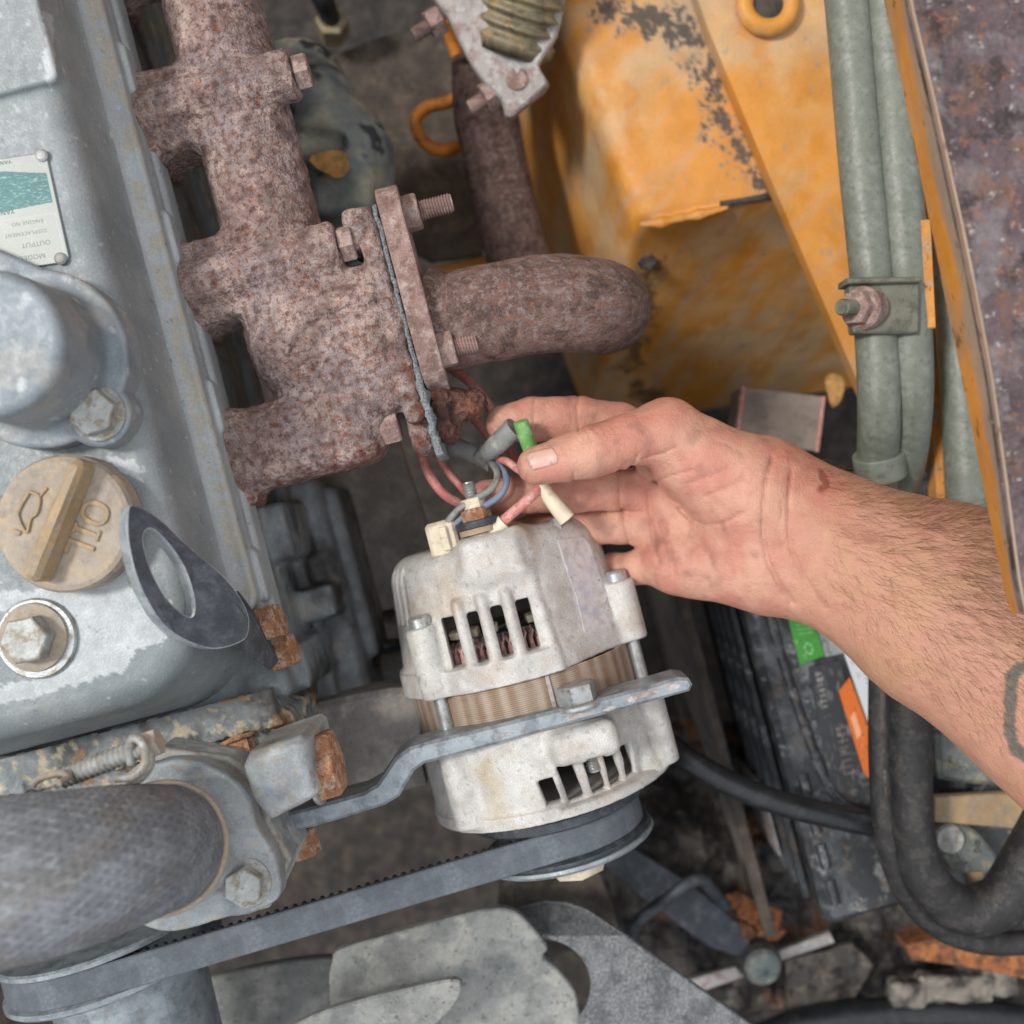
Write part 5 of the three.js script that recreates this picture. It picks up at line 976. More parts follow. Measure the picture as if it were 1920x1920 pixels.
// ---------------------------------------------------------------- hydraulic pipes and their clamp
{
  const pipe = (lab, pts, r, collar) => {
    const t = thing('hydraulic_pipe', lab, 'pipe', { group: 'grey-green hydraulic pipes' });
    const q = pts.map((p) => P(...p)); mesh('pipe', tube(q, r, 110, 30), M.sage, t, { uv: false });
    if (collar) mesh('collar', along(lathe([[0, 0], [r * 1.22, 0], [r * 1.25, 0.001], [r * 1.25, 0.013], [r * 1.1, 0.0145], [0, 0.0145]], 30), P(...collar), P(...collar).sub(P(collar[0] - 8, collar[1] - 60, collar[2] + 0.006)).negate().normalize().negate()), M.sage, t);
  };
  pipe('grey-green hydraulic pipe in the clamp, next to the yellow frame bar', [[1578, -90, -0.05], [1592, 60, -0.05], [1612, 300, -0.05], [1634, 520, -0.05], [1646, 680, -0.05], [1648, 780, -0.055], [1646, 850, -0.07], [1644, 930, -0.095]], 0.0108, [1646, 850, -0.07]);
  pipe('grey-green hydraulic pipe in the clamp, next to the orange clamp bracket', [[1652, -90, -0.05], [1662, 60, -0.05], [1682, 300, -0.05], [1698, 520, -0.05], [1706, 640, -0.05], [1708, 740, -0.056], [1700, 840, -0.075], [1680, 940, -0.11]], 0.0112);
  pipe('grey-green hydraulic pipe half hidden under the rusty panel edge', [[1772, 320, -0.075], [1786, 520, -0.075], [1802, 720, -0.075], [1815, 960, -0.075], [1822, 1150, -0.08]], 0.0112);
}
{
  const t = thing('pipe_clamp', 'dull grey clamp block with rusty bolt holding two pipes', 'clamp', {});
  const y = -0.0345; mesh('clamp_plate', plate(smooth([[1592, 525], [1605, 519], [1715, 519], [1726, 526], [1724, 616], [1716, 624], [1612, 624], [1600, 616]], 4, 0.3), y, 0.008, { ch: 0.001 }), M.clampGrey, t);
  mesh('clamp_rim', plate([[1588, 521], [1728, 518], [1728, 528], [1588, 532]], y + 0.004, 0.014, { ch: 0.0008 }), M.clampGrey, t);
  const b = P(1618, 578, y), d = v3(-0.75, 0.65, 0.1);
  mesh('bolt_boss', along(lathe([[0, -0.006], [0.0105, -0.006], [0.011, 0.002], [0.0095, 0.004], [0, 0.004]], 24), b, d), M.rustNut, t);
  mesh('nut', along(hexHead(0.0088, 0.0065), b.clone().addScaledVector(d, 0.003), d), M.rustNut, t); mesh('stud', along(stud(0.0042, 0.0125), b.clone().addScaledVector(d, 0.008), d), M.clampGrey, t);
}
{
  const t = thing('clamp_bracket', 'narrow orange painted strip behind the pipe clamp', 'bracket', {});
  mesh('strip', plate([[1726, 412], [1746, 410], [1756, 614], [1736, 617]], -0.04, 0.03, { ch: 0.0008 }), M.yellowBare, t);
  mesh('backing', plate([[1736, 617], [1756, 614], [1790, 1000], [1762, 1000]], -0.085, 0.012, { ch: 0.0008 }), M.yellowBare, t);
}
// ---------------------------------------------------------------- big panel edge over the arm
{
  const t = thing('steel_sheet', 'rust-scaled dark steel panel with worn orange edge above the forearm', 'panel', {});
  const A = [[1648, -80, 0.088], [1668, 20, 0.088], [1704, 190, 0.088], [1760, 470, 0.088], [1808, 700, 0.088], [1848, 900, 0.088], [1884, 1080, 0.088], [1903, 1150, 0.088]];
  const B = [[1700, -80, 0.118], [1718, 20, 0.118], [1758, 190, 0.118], [1820, 470, 0.118], [1864, 700, 0.118], [1892, 900, 0.118], [1916, 1080, 0.118], [1930, 1150, 0.118]];
  const k0 = vc('#cf8c42'), k1 = vc('#9c8e80'), k2 = vc('#c98717'), k3 = vc('#6b4a35'), k4 = vc('#b98a5c');
  mesh('edge', sheet(A, B, 200, 22, { thick: 0.0012, color: (p, px, py, u, v) => { const a = fbm(p.x * 60, p.y * 60, p.z * 25, 4), b = fbm(p.x * 150, p.y * 150, p.z * 150, 3); let c = mix3(k0, k4, sstep(-0.1, 0.3, a)); c = mix3(c, k2, sstep(0.1, 0.3, -a) * 0.6); c = mix3(c, k1, sstep(0.42, 0.72, v + 0.5 * a) * 0.85); if (b > 0.34) c = mix3(c, k3, 0.8); return c; } }), M.yellowChip, t);
  const C = B.map(([x, y, h]) => [x - 2, y, h + 0.0003]), D = B.map(([x, y, h]) => [x + 420, y - 40, h - 0.004]);
  mesh('face', sheet(C, D, 120, 90, { thick: 0.006 }), M.scale, t);
}

// ---------------------------------------------------------------- far side of the engine: back plate, joint, starter
{
  const t = thing('back_plate', 'dirty brown steel plate behind the exhaust manifold', 'plate', {});
  mesh('plate', plate([[560, 130], [640, 96], [720, 66], [800, 52], [870, 60], [880, 100], [905, 478], [806, 490], [770, 470], [700, 400], [660, 250]], (x, y) => -0.25 - (500 - y) * 0.00012, 0.006, { ch: 0.001 }), M.brownPlate, t);
  mesh('orange_edge', plate([[806, 500], [910, 480], [960, 520], [960, 545], [820, 530]], -0.27, 0.01, { ch: 0.001 }), M.yellow, t);
}
{
  const t = thing('orange_hook', 'bent orange rod hooked in front of the brown plate', 'rod', {});
  mesh('rod', tube([[836, 40, -0.19], [852, 90, -0.2], [866, 140, -0.2], [862, 176, -0.2], [838, 192, -0.2], [804, 200, -0.2], [780, 222, -0.2], [784, 250, -0.2], [808, 276, -0.2], [834, 282, -0.2], [858, 276, -0.205]].map((q) => P(...q)), 0.0042, 80, 10), M.orangeHose, t, { uv: false });
}
{
  const t = thing('exhaust_joint', 'ribbed metal exhaust bellows on a pale two-bolt flange', 'exhaust joint', {});
  const y = -0.112, d = P(1010, -120, y + 0.03).sub(P(955, 95, y)).normalize(), p0 = P(958, 96, y - 0.01), prof = [[0, 0]], n = 11, L = 0.085;
  prof.push([0.0245, 0], [0.0245, 0.006]); for (let i = 0; i < n * 6; i++) { const s = i / (n * 6); prof.push([0.0228 + 0.0022 * Math.cos(s * n * 6.28319), 0.007 + s * L]); } prof.push([0, L + 0.008]);
  mesh('bellows', along(new THREE.LatheGeometry(prof.map((q) => new THREE.Vector2(...q)), 48), p0, d), M.bellows, t);
  mesh('flange', plate(smooth([[800, -30], [840, 30], [856, 66], [884, 118], [908, 152], [940, 186], [948, 214], [964, 214], [1026, 156], [1010, 120], [1046, 60], [1060, -20], [980, -80], [880, -80], [830, -60]], 3, 0.25), (x, yy) => y + 0.004 + (200 - yy) * 0.00003, 0.007, { ch: 0.0012 }), M.galv, t);
  mesh('flange_lower', plate([[940, 200], [950, 218], [1020, 170], [1030, 155], [1000, 120], [930, 150]], y - 0.01, 0.006, { ch: 0.001 }), M.galv, t);
  for (const [x, yy] of [[826, 36], [930, 172]]) { const q = P(x, yy, y - 0.004), e = v3(-0.86, -0.05, 0.5); mesh('nut', along(hexHead(0.0088, 0.008), q, e), M.rustNut, t); mesh('stud', along(stud(0.0046, 0.012), q.clone().addScaledVector(e, 0.006), e), M.rustNut, t); }
  const w = P(970, 148, y + 0.005); mesh('bolt_recess', lathe([[0.002, 0], [0.007, 0], [0.0062, 0.0012], [0.002, 0.0008], [0, 0.0006]], 24).translate(w.x, w.y, w.z), M.rustNut, t);
}
{
  const t = thing('starter_motor', 'grey-green dusty starter motor casting behind the manifold trunk', 'starter motor', {});
  const a = [caps(P(588, 200, -0.13), P(640, 300, -0.13), 0.026, 0.03), caps(P(640, 300, -0.13), P(668, 470, -0.15), 0.03, 0.026), caps(P(560, 170, -0.15), P(600, 260, -0.15), 0.03, 0.03), boxf(...P(650, 360, -0.125).toArray(), 0.018, 0.02, 0.02, 0.006)];
  const gr = P(600, 262, -0.105), k0 = vc('#6f7775'), k1 = vc('#8e8d80'), k2 = vc('#2e3438'), k3 = vc('#596064');
  body('casting', rough((x, y, z) => { let d = 1; for (const f of a) d = su(d, f(x, y, z), 0.008); return ss(d, caps(P(575, 262, -0.1), P(628, 268, -0.1), 0.006)(x, y, z), 0.004); }, 0.004, (x, y, z) => 0.001 * fbm(x * 60, y * 60, z * 60, 3)), P(500, 80, -0.2).setY(-0.2), v3(P(740, 100, -0.14).x, -0.085, P(700, 560, -0.14).z), 0.0018, M.castGrey, t, (x, y, z) => { const s = fbm(x * 40, y * 40, z * 40, 4), b = fbm(x * 70, y * 70 + 3, z * 70, 4); return mix3(mix3(mix3(k0, k1, sstep(-0.05, 0.25, s)), k3, sstep(0.1, 0.3, -s)), k2, sstep(0.2, 0.3, b)); });
}
{
  const t = thing('dead_leaf', 'dry tan leaf lying on the starter motor', 'leaf', {});
  const g = plate(smooth([[580, 300], [608, 282], [642, 284], [654, 312], [640, 332], [616, 330]], 4), (x, y) => -0.086 + 0.004 * Math.sin(x * 0.05) , 0.0006, { ch: 0.0001 }); mesh('leaf', g, M.leaf, t);
}
{
  const t = thing('fuel_fitting', 'small dark brass fitting in the gloom behind the manifold', 'fitting', {});
  mesh('fitting', along(hexHead(0.012, 0.02), P(625, 60, -0.28), v3(0.1, 1, 0)), M.bellows, t); mesh('hose', tube([P(560, -60, -0.25), P(600, -10, -0.24), P(622, 40, -0.265)], 0.0075, 30, 12), M.rubber, t);
}

// ---------------------------------------------------------------- between block and alternator
{
  const t = thing('side_panel_guard', 'flat brown-grey steel guard plate standing between block and alternator', 'plate', {});
  mesh('plate', plate([[596, 860], [742, 812], [806, 1000], [830, 1130], [690, 1150], [640, 1010]], (x, y) => -0.14 - (x - 600) * 0.00006, 0.012, { ch: 0.0012 }), M.greyBox, t);
}
{
  const t = thing('alternator_bracket', 'grey-brown cast bar reaching from the block under the strap', 'bracket', {});
  mesh('bar', plate(smooth([[548, 1342], [600, 1318], [730, 1292], [790, 1300], [800, 1420], [760, 1468], [620, 1500], [560, 1470]], 3, 0.25), -0.055, 0.035, { ch: 0.003 }), M.greyBox, t);
  mesh('end_tab', plate([[740, 1440], [790, 1428], [800, 1470], [748, 1486]], -0.07, 0.01, { ch: 0.001 }), M.greyBox, t);
}
{
  const t = thing('oil_filter', 'round grey-brown filter canister beside the alternator housing', 'filter', {});
  const p = P(738, 1228, -0.2); mesh('can', lathe([[0, 0], [0.03, 0], [0.033, 0.003], [0.033, 0.052], [0.029, 0.06], [0.02, 0.063], [0, 0.0635]], 48).translate(p.x, p.y, p.z), M.greyBox, t);
}
{
  const t = thing('vacuum_hose', 'thin black rubber hose between guard plate and filter', 'hose', {});
  mesh('hose', tube([P(640, 1160, -0.13), P(662, 1200, -0.12), P(690, 1214, -0.12), P(730, 1212, -0.122), P(790, 1200, -0.13)], 0.0042, 50, 12), M.rubber, t, { uv: false });
}
{
  const t = thing('injector_block', 'rusty brown lump of castings low beside the engine block', 'engine part', {});
  const k0 = vc('#5d5049'), k1 = vc('#7d6452'), k2 = vc('#2d2826'), fs = [boxf(...P(560, 1230, -0.1).toArray(), 0.016, 0.03, 0.022, 0.006), boxf(...P(640, 1250, -0.13).toArray(), 0.022, 0.03, 0.02, 0.006), caps(P(585, 1000, -0.12), P(600, 1180, -0.12), 0.011), caps(P(520, 960, -0.11), P(560, 1180, -0.11), 0.013), boxf(...P(700, 1180, -0.16).toArray(), 0.03, 0.02, 0.012, 0.004)];
  body('casting', rough((x, y, z) => { let d = 1; for (const f of fs) d = su(d, f(x, y, z), 0.008); return d; }, 0.005, (x, y, z) => 0.0025 * fbm(x * 70, y * 70, z * 70, 4)), P(480, 920, -0.17).setY(-0.17), v3(P(790, 900, -0.16).x, -0.06, P(700, 1310, -0.16).z), 0.0019, M.castGrey, t, (x, y, z) => { const s = fbm(x * 40, y * 40, z * 40, 4), b = fbm(x * 80, y * 80 + 3, z * 80, 4); return mix3(mix3(k0, k1, sstep(0, 0.3, s)), k2, sstep(0.05, 0.3, b)); });
}
{
  const t = thing('radiator_bracket', 'dull brown angled plate below the alternator pulley', 'plate', {});
  mesh('plate', plate([[940, 1640], [1090, 1620], [1128, 1640], [1168, 1760], [1000, 1800], [930, 1720]], (x, y) => -0.15 - (y - 1620) * 0.0001, 0.008, { ch: 0.001 }), M.brownPlate, t);
}

// ---------------------------------------------------------------- battery corner
{
  const t = thing('battery', 'dusty black battery with green and orange stickers under the forearm', 'battery', { engine: true });
  const Y = -0.135, x0 = 0.1205, x1 = 0.30, z1 = 0.289, z0 = 0.03, H = 0.175;
  mesh('case', box(x1 - x0 - 0.006, H, z1 - z0 - 0.006, (x0 + x1) / 2 + 0.003, Y - 0.02 - H / 2, (z0 + z1) / 2, 0.006), M.plastic, t);
  mesh('lid', box(x1 - x0, 0.022, z1 - z0, (x0 + x1) / 2, Y - 0.011 - 0.0, (z0 + z1) / 2, 0.004), M.plasticTop, t);
  for (let k = 0; k < 4; k++) mesh('case_ridge', box(0.005, 0.006, z1 - z0 - 0.012, x0 - 0.0015, Y - 0.032 - k * 0.026, (z0 + z1) / 2, 0.0015), M.plasticTop, t);
  // raised rim round the middle panel of the lid
  const rim = smooth([[0.02, 0.02], [0.02, 0.17], [0.045, 0.2], [0.14, 0.2], [0.16, 0.17], [0.16, 0.02]].map(([a, b]) => [a, b]), 5, 0.3).map(([a, b]) => v3(x0 + a, Y + 0.001, z0 + b)); rim.push(rim[0].clone());
  mesh('rim', tube(rim, 0.003, 160, 8), M.plasticTop, t, { uv: false });
  for (let k = 0; k < 4; k++) mesh('vent_rib', tube([v3(x0 + 0.008, Y + 0.001, z0 + 0.165 + k * 0.022), v3(x0 + 0.008, Y + 0.001, z0 + 0.18 + k * 0.022)], 0.0032, 8, 10), M.plasticTop, t);
  mesh('plus_mark', [box(0.003, 0.0012, 0.014, x0 + 0.05, Y + 0.0005, z0 + 0.226, 0.0003), box(0.009, 0.0012, 0.003, x0 + 0.0535, Y + 0.0005, z0 + 0.232, 0.0003)], M.plasticTop, t);
  const st = (w, h, paintIt) => { const cv = document.createElement('canvas'); cv.width = w; cv.height = h; paintIt(cv.getContext('2d'), w, h); const x = new THREE.CanvasTexture(cv); x.colorSpace = THREE.SRGBColorSpace; x.magFilter = THREE.LinearFilter; return new THREE.MeshPhysicalMaterial({ map: x, roughness: 0.45 }); };
  const dirt = (g, w, h, n, r) => { for (let i = 0; i < n; i++) { g.fillStyle = `rgba(${r() < 0.6 ? '70,66,62' : '200,198,192'},${0.1 + 0.2 * r()})`; g.beginPath(); g.ellipse(r() * w, r() * h, 2 + r() * 12, 2 + r() * 9, r() * 3, 0, 6.3); g.fill(); } };
  // each sticker: outline in photo pixels, laid on the lid
  const stick = (name, q, m, lab, h = 0.0012) => {
    const pts = q.map(([x, y]) => { const e = E(x, y, Y + h); return e; }), o = pts[0], ex = pts[1].clone().sub(o), ey = pts[pts.length - 1].clone().sub(o), det = ex.x * ey.z - ex.z * ey.x;
    const g = plate(q, Y + h, 0.0012, { at: E, ch: 0.0001 }), ps = g.attributes.position, uv = g.attributes.uv;
    for (let i = 0; i < ps.count; i++) { const x = ps.getX(i) - o.x, z = ps.getZ(i) - o.z; uv.setXY(i, (x * ey.z - z * ey.x) / det, 1 - (ex.x * z - ex.z * x) / det); }
    mesh(name, g, m, t, { uv: false, label: lab });
  };
  stick('sticker', [[1466, 1112], [1512, 1106], [1546, 1230], [1500, 1246]], st(128, 256, (g, w, h) => { const r = rng(5); g.fillStyle = '#3f8a37'; g.fillRect(0, 0, w, h); g.strokeStyle = '#9fc79a'; g.lineWidth = 5; g.beginPath(); for (let i = 0; i < 6; i++) { const a = i * 1.047; g.moveTo(64 + 20 * Math.cos(a), 205 + 20 * Math.sin(a)); g.lineTo(64 + 20 * Math.cos(a + 0.7), 205 + 20 * Math.sin(a + 0.7)); } g.stroke(); g.fillStyle = 'rgba(190,215,185,.35)'; for (let i = 0; i < 9; i++) g.fillRect(30, 20 + i * 16, 60 + r() * 20, 4); dirt(g, w, h, 50, r); }), 'green sticker with pale round emblem');
  stick('sticker', [[1513, 1106], [1640, 1080], [1660, 1208], [1548, 1232]], st(256, 128, (g, w, h) => { const r = rng(6); g.fillStyle = '#8d9294'; g.fillRect(0, 0, w, h); dirt(g, w, h, 220, r); }), 'grey scuffed sticker');
  stick('sticker', [[1583, 1226], [1660, 1212], [1690, 1360], [1634, 1372]], st(128, 256, (g, w, h) => { const r = rng(7); g.fillStyle = '#c9ced2'; g.fillRect(0, 0, w, h); g.fillStyle = 'rgba(90,110,140,.4)'; for (let i = 0; i < 8; i++) g.fillRect(30 + r() * 8, 30 + i * 14, 18, 6); dirt(g, w, h, 40, r); }), 'white sticker with faint blue print', 0.0016);
  stick('sticker', [[1573, 1296], [1594, 1270], [1634, 1380], [1640, 1470], [1620, 1450]], st(128, 256, (g, w, h) => { const r = rng(8); g.fillStyle = '#cf6a2a'; g.fillRect(0, 0, w, h); g.fillStyle = 'rgba(230,190,160,.7)'; g.fillRect(30, 90, 50, 70); dirt(g, w, h, 40, r); }), 'orange arrow-shaped sticker', 0.002);
  stick('sticker', [[1516, 1252], [1576, 1236], [1636, 1470], [1560, 1490]], st(128, 256, (g, w, h) => { const r = rng(9); g.fillStyle = '#34363a'; g.fillRect(0, 0, w, h); g.fillStyle = 'rgba(150,146,142,.6)'; for (let i = 0; i < 7; i++) g.fillRect(18 + r() * 6, 14 + i * 11, 26, 6); g.fillStyle = 'rgba(140,110,104,.45)'; for (let i = 0; i < 8; i++) g.fillRect(60, 130 + i * 13, 40, 5); dirt(g, w, h, 130, r); }), 'black dusty sticker');
  // pale label on the case wall
  const lb = box(0.0012, 0.06, 0.05, x0 - 0.0046, Y - 0.1, 0.243, 0.0003); mesh('side_label', lb, M.galv, t, { label: 'pale blank label on battery side' });
}
{
  const t = thing('battery_tray', 'dark steel tray wall with grey plate standing along the battery side', 'tray', { engine: true });
  mesh('wall', box(0.003, 0.2, 0.3, 0.098, -0.31, 0.17, 0.0008), M.greyBox, t);
  mesh('rim', box(0.008, 0.004, 0.3, 0.0965, -0.209, 0.17, 0.001), M.brownPlate, t);
  mesh('pale_plate', box(0.0015, 0.06, 0.045, 0.0998, -0.25, 0.245, 0.0003), M.galv, t);
}
{
  const t = thing('battery_cable', 'thick glossy black cable running across the battery', 'cable', {});
  mesh('cable', tube([P(1170, 1330, -0.16), P(1230, 1376, -0.13), P(1296, 1428, -0.112), P(1380, 1474, -0.11), P(1470, 1508, -0.11), P(1560, 1530, -0.112), P(1660, 1552, -0.115), P(1760, 1590, -0.13)], 0.0072, 90, 18), M.rubber, t, { uv: false });
}
{
  const t = thing('large_hose', 'thick dusty black hose curving round the battery corner', 'hose', {});
  mesh('hose', tube([P(1704, 1170, -0.07), P(1706, 1320, -0.072), P(1708, 1460, -0.075), P(1714, 1570, -0.08), P(1742, 1656, -0.085), P(1806, 1706, -0.088), P(1874, 1692, -0.085), P(1925, 1620, -0.08), P(1990, 1500, -0.08)], (s) => 0.0112 + 0.0028 * sstep(0.4, 0.75, s), 110, 26), M.hoseDusty, t, { uv: false });
}
{
  const t = thing('brown_hose', 'black hose with worn brown stripe beside the large hose', 'hose', {});
  mesh('hose', tube([P(1654, 1200, -0.08), P(1652, 1320, -0.08), P(1653, 1440, -0.081), P(1662, 1560, -0.085), P(1690, 1656, -0.093), P(1756, 1736, -0.108), P(1850, 1768, -0.118), P(1990, 1762, -0.12)], 0.0068, 110, 20), M.hoseDusty, t, { uv: false });
  mesh('worn_stripe', tube([P(1657, 1200, -0.0755), P(1655, 1320, -0.0755), P(1657, 1440, -0.0765), P(1667, 1560, -0.0805), P(1696, 1652, -0.0885), P(1762, 1730, -0.1035)], 0.0026, 80, 8), M.brownPlate, t, { uv: false });
}
{
  const t = thing('battery_terminal', 'grey battery terminal clamp with round bolt and brass end', 'clamp', {});
  const p = P(1786, 1578, -0.105);
  mesh('clamp_body', plate(smooth([[1758, 1556], [1790, 1540], [1826, 1556], [1850, 1580], [1870, 1610], [1850, 1640], [1800, 1640], [1770, 1620]], 4), -0.112, 0.014, { ch: 0.002 }), M.starter, t);
  mesh('bolt', lathe([[0, 0], [0.0088, 0], [0.0088, 0.004], [0.0076, 0.0056], [0, 0.0056]], 28).translate(p.x, p.y - 0.008, p.z), M.zincDusty, t);
  mesh('brass_end', along(lathe([[0, 0], [0.0055, 0], [0.0055, 0.014], [0.004, 0.016], [0, 0.016]], 16), P(1826, 1634, -0.115), v3(0.05, 0.3, 1)), M.capEdge, t);
  mesh('strip', plate([[1752, 1494], [1900, 1488], [1935, 1520], [1925, 1556], [1752, 1542]], -0.11, 0.006, { ch: 0.001 }), M.capEdge, t);
}
// hold-down strap and hook below the battery
{
  const t = thing('hold_down_strap', 'flat blue-black steel strap slanting below the battery', 'strap', {});
  mesh('strap', plate([[1118, 1610], [1178, 1584], [1300, 1660], [1410, 1752], [1400, 1800], [1330, 1776], [1210, 1690]], (x) => -0.2 - (x - 1118) * 0.00012, 0.005, { ch: 0.0008 }), M.darkMetal, t);
}
{
  const t = thing('hook_rod', 'thin dark wire hook looped over the blue-black strap', 'rod', {});
  mesh('rod', tube([[1200, 1790, -0.22], [1186, 1748, -0.2], [1200, 1724, -0.19], [1258, 1680, -0.185], [1290, 1656, -0.185], [1316, 1648, -0.19], [1334, 1668, -0.2], [1362, 1700, -0.22]].map((q) => P(...q)), 0.0042, 70, 10), M.darkMetal, t, { uv: false });
}
{
  const t = thing('tray_bolt', 'round grey bolt head on the dark tray below the battery', 'bolt', {});
  const p = P(1426, 1806, -0.235); mesh('head', lathe([[0, 0], [0.0125, 0], [0.0125, 0.006], [0.01, 0.008], [0, 0.008]], 28).translate(p.x, p.y, p.z), M.starter, t); mesh('flange', washer(0.015, 0.003).translate(p.x, p.y - 0.002, p.z), M.brownPlate, t);
}
// oily ledge under the battery: lumps of dirt and rusted paint
{
  const lo = v3(0.06, -0.31, 0.16), k = [vc('#2b2725'), vc('#4d4741'), vc('#7d5233'), vc('#8f897f'), vc('#1a1818')];
  const g = netMesh((x, y, z) => (y + 0.268 - 0.02 * fbm(x * 22, 1, z * 22, 4) - 0.006 * fbm(x * 110, 2, z * 110, 3) + Math.max(0, 0.5 * (0.12 - x)) + Math.max(0, 0.6 * (0.24 - z))) * 0.7, v3(0.06, -0.34, 0.16), v3(0.52, -0.225, 0.52), 0.0028, { color: (x, y, z) => { const a = fbm(x * 30, y * 30, z * 30, 4), b = fbm(x * 26 + 4, y * 26, z * 26 + 2, 4), c = fbm(x * 22, 6, z * 22 + 8, 4); let q = mix3(k[0], k[1], sstep(-0.1, 0.3, a)); q = mix3(q, k[2], sstep(0.16, 0.4, b) * 0.8); q = mix3(q, k[3], sstep(0.22, 0.4, c) * 0.8); return mix3(q, k[4], sstep(0.1, 0.3, -a)); } });
  const m = M.castGrey.clone(); m.userData.tile = 0.1; m.vertexColors = true; const o = mesh('oily_ledge', g, m, scene, { uv: false }); o.userData.kind = 'structure';
}
{
  const t = thing('tray_beam', 'orange painted tray beam in the lower corner below the hoses', 'beam', {});
  mesh('beam', plate([[1700, 1772], [1760, 1758], [1990, 1800], [1990, 1850], [1800, 1812], [1712, 1800]], -0.2, 0.02, { ch: 0.001 }), M.orangeRust, t);
}
{
  const rr = rng(77), spots = [[1385, 1690, 17], [1412, 1712, 20], [1440, 1740, 22], [1400, 1745, 15], [1450, 1715, 14]];
  spots.forEach(([x, y, s], i) => { const t = thing('rust_lump', 'crumbling orange rust flake at the foot of the battery', 'rust flake', { group: 'rust flakes at the battery foot' }); const g = new THREE.IcosahedronGeometry(mm(s, -0.23), 8), p = g.attributes.position; for (let k = 0; k < p.count; k++) { const q = 1 + 1.3 * fbm(p.getX(k) * 160 + i * 7, p.getY(k) * 160, p.getZ(k) * 160, 4); p.setXYZ(k, p.getX(k) * q * 1.2, p.getY(k) * q * 0.45, p.getZ(k) * q); } g.computeVertexNormals(); const o = P(x, y, -0.235); mesh('flake', g.translate(o.x, o.y, o.z), M.orangeRust, t); });
}
{
  const t = thing('cardboard_box', 'small greyish cardboard box with red edge stripes behind the wrist', 'box', {});
  const q = new THREE.Group(); const g = rbox(0.056, 0.03, 0.036, 0.0008); g.rotateY(-0.12); const p = P(1452, 790, -0.2); g.translate(p.x, p.y, p.z); mesh('carton', g, M.cardboard, t);
  for (const s of [-1, 1]) { const e = rbox(0.0022, 0.0304, 0.0364, 0.0002); e.translate(s * 0.0262, 0, 0); e.rotateY(-0.12); e.translate(p.x, p.y + 0.0001, p.z); mesh('red_stripe', e, M.wireRed, t); }
}
{
  const t = thing('yellow_leaf', 'small folded orange leaf beside the frame bar', 'leaf', {});
  mesh('leaf', plate(smooth([[1548, 708], [1566, 700], [1584, 716], [1578, 748], [1562, 764], [1552, 740]], 4), (x, y) => -0.19 + 0.003 * Math.sin(x * 0.2), 0.0008, { ch: 0.0001 }), M.leaf, t);
}

// loose metal lying on the ledge
{
  const t = thing('pale_strip', 'pale dirty metal strip lying on the ledge below the battery', 'metal strip', {});
  mesh('strip', plate([[1290, 1838], [1380, 1812], [1396, 1832], [1310, 1862]], -0.245, 0.005, { ch: 0.0008 }), M.galv, t); mesh('strip', plate([[1440, 1790], [1556, 1748], [1566, 1768], [1452, 1806]], -0.243, 0.005, { ch: 0.0008 }), M.galv, t);
}
{
  const t = thing('tray_plate', 'greasy brown steel plate under the battery corner', 'plate', {});
  mesh('plate', plate([[1470, 1800], [1600, 1770], [1640, 1810], [1600, 1880], [1480, 1890]], -0.246, 0.006, { ch: 0.001 }), M.grime, t);
}
{
  const t = thing('lower_hose', 'black hose lying along the bottom of the bay', 'hose', {});
  mesh('hose', tube([P(1360, 1990, -0.235), P(1480, 1930, -0.235), P(1620, 1905, -0.235), P(1780, 1900, -0.235), P(1990, 1925, -0.235)], 0.011, 60, 16), M.rubber, t, { uv: false });
}
{
  const t = thing('crushed_clamp', 'crumpled grey clamp lying beside the orange tray beam', 'clamp', {});
  const k0 = vc('#7b756c'), k1 = vc('#3c3936'), p = P(1790, 1850, -0.235);
  const f0 = boxf(p.x, p.y, p.z, 0.026, 0.006, 0.01, 0.003), f1 = boxf(p.x - 0.034, p.y, p.z + 0.004, 0.012, 0.008, 0.009, 0.003), f2 = boxf(p.x + 0.03, p.y - 0.002, p.z - 0.006, 0.014, 0.006, 0.012, 0.003), m = M.castGrey; 
  body('clamp', rough((x, y, z) => Math.min(f0(x, y, z), f1(x, y, z), f2(x, y, z)), 0.006, (x, y, z) => 0.004 * fbm(x * 90, y * 90, z * 90, 3)), v3(p.x - 0.055, p.y - 0.016, p.z - 0.028), v3(p.x + 0.055, p.y + 0.016, p.z + 0.026), 0.0012, m, t, (x, y, z) => mix3(k0, k1, sstep(-0.1, 0.25, fbm(x * 70, y * 70, z * 70, 4))));
}
{
  const t = thing('plastic_box', 'dull grey plastic box half hidden under the forearm', 'box', {});
  const q = [[1760, 1300], [1940, 1300], [1960, 1478], [1764, 1462]]; mesh('box', plate(smooth(q, 6, 0.12), -0.12, 0.05, { ch: 0.003 }), M.starter, t);
}

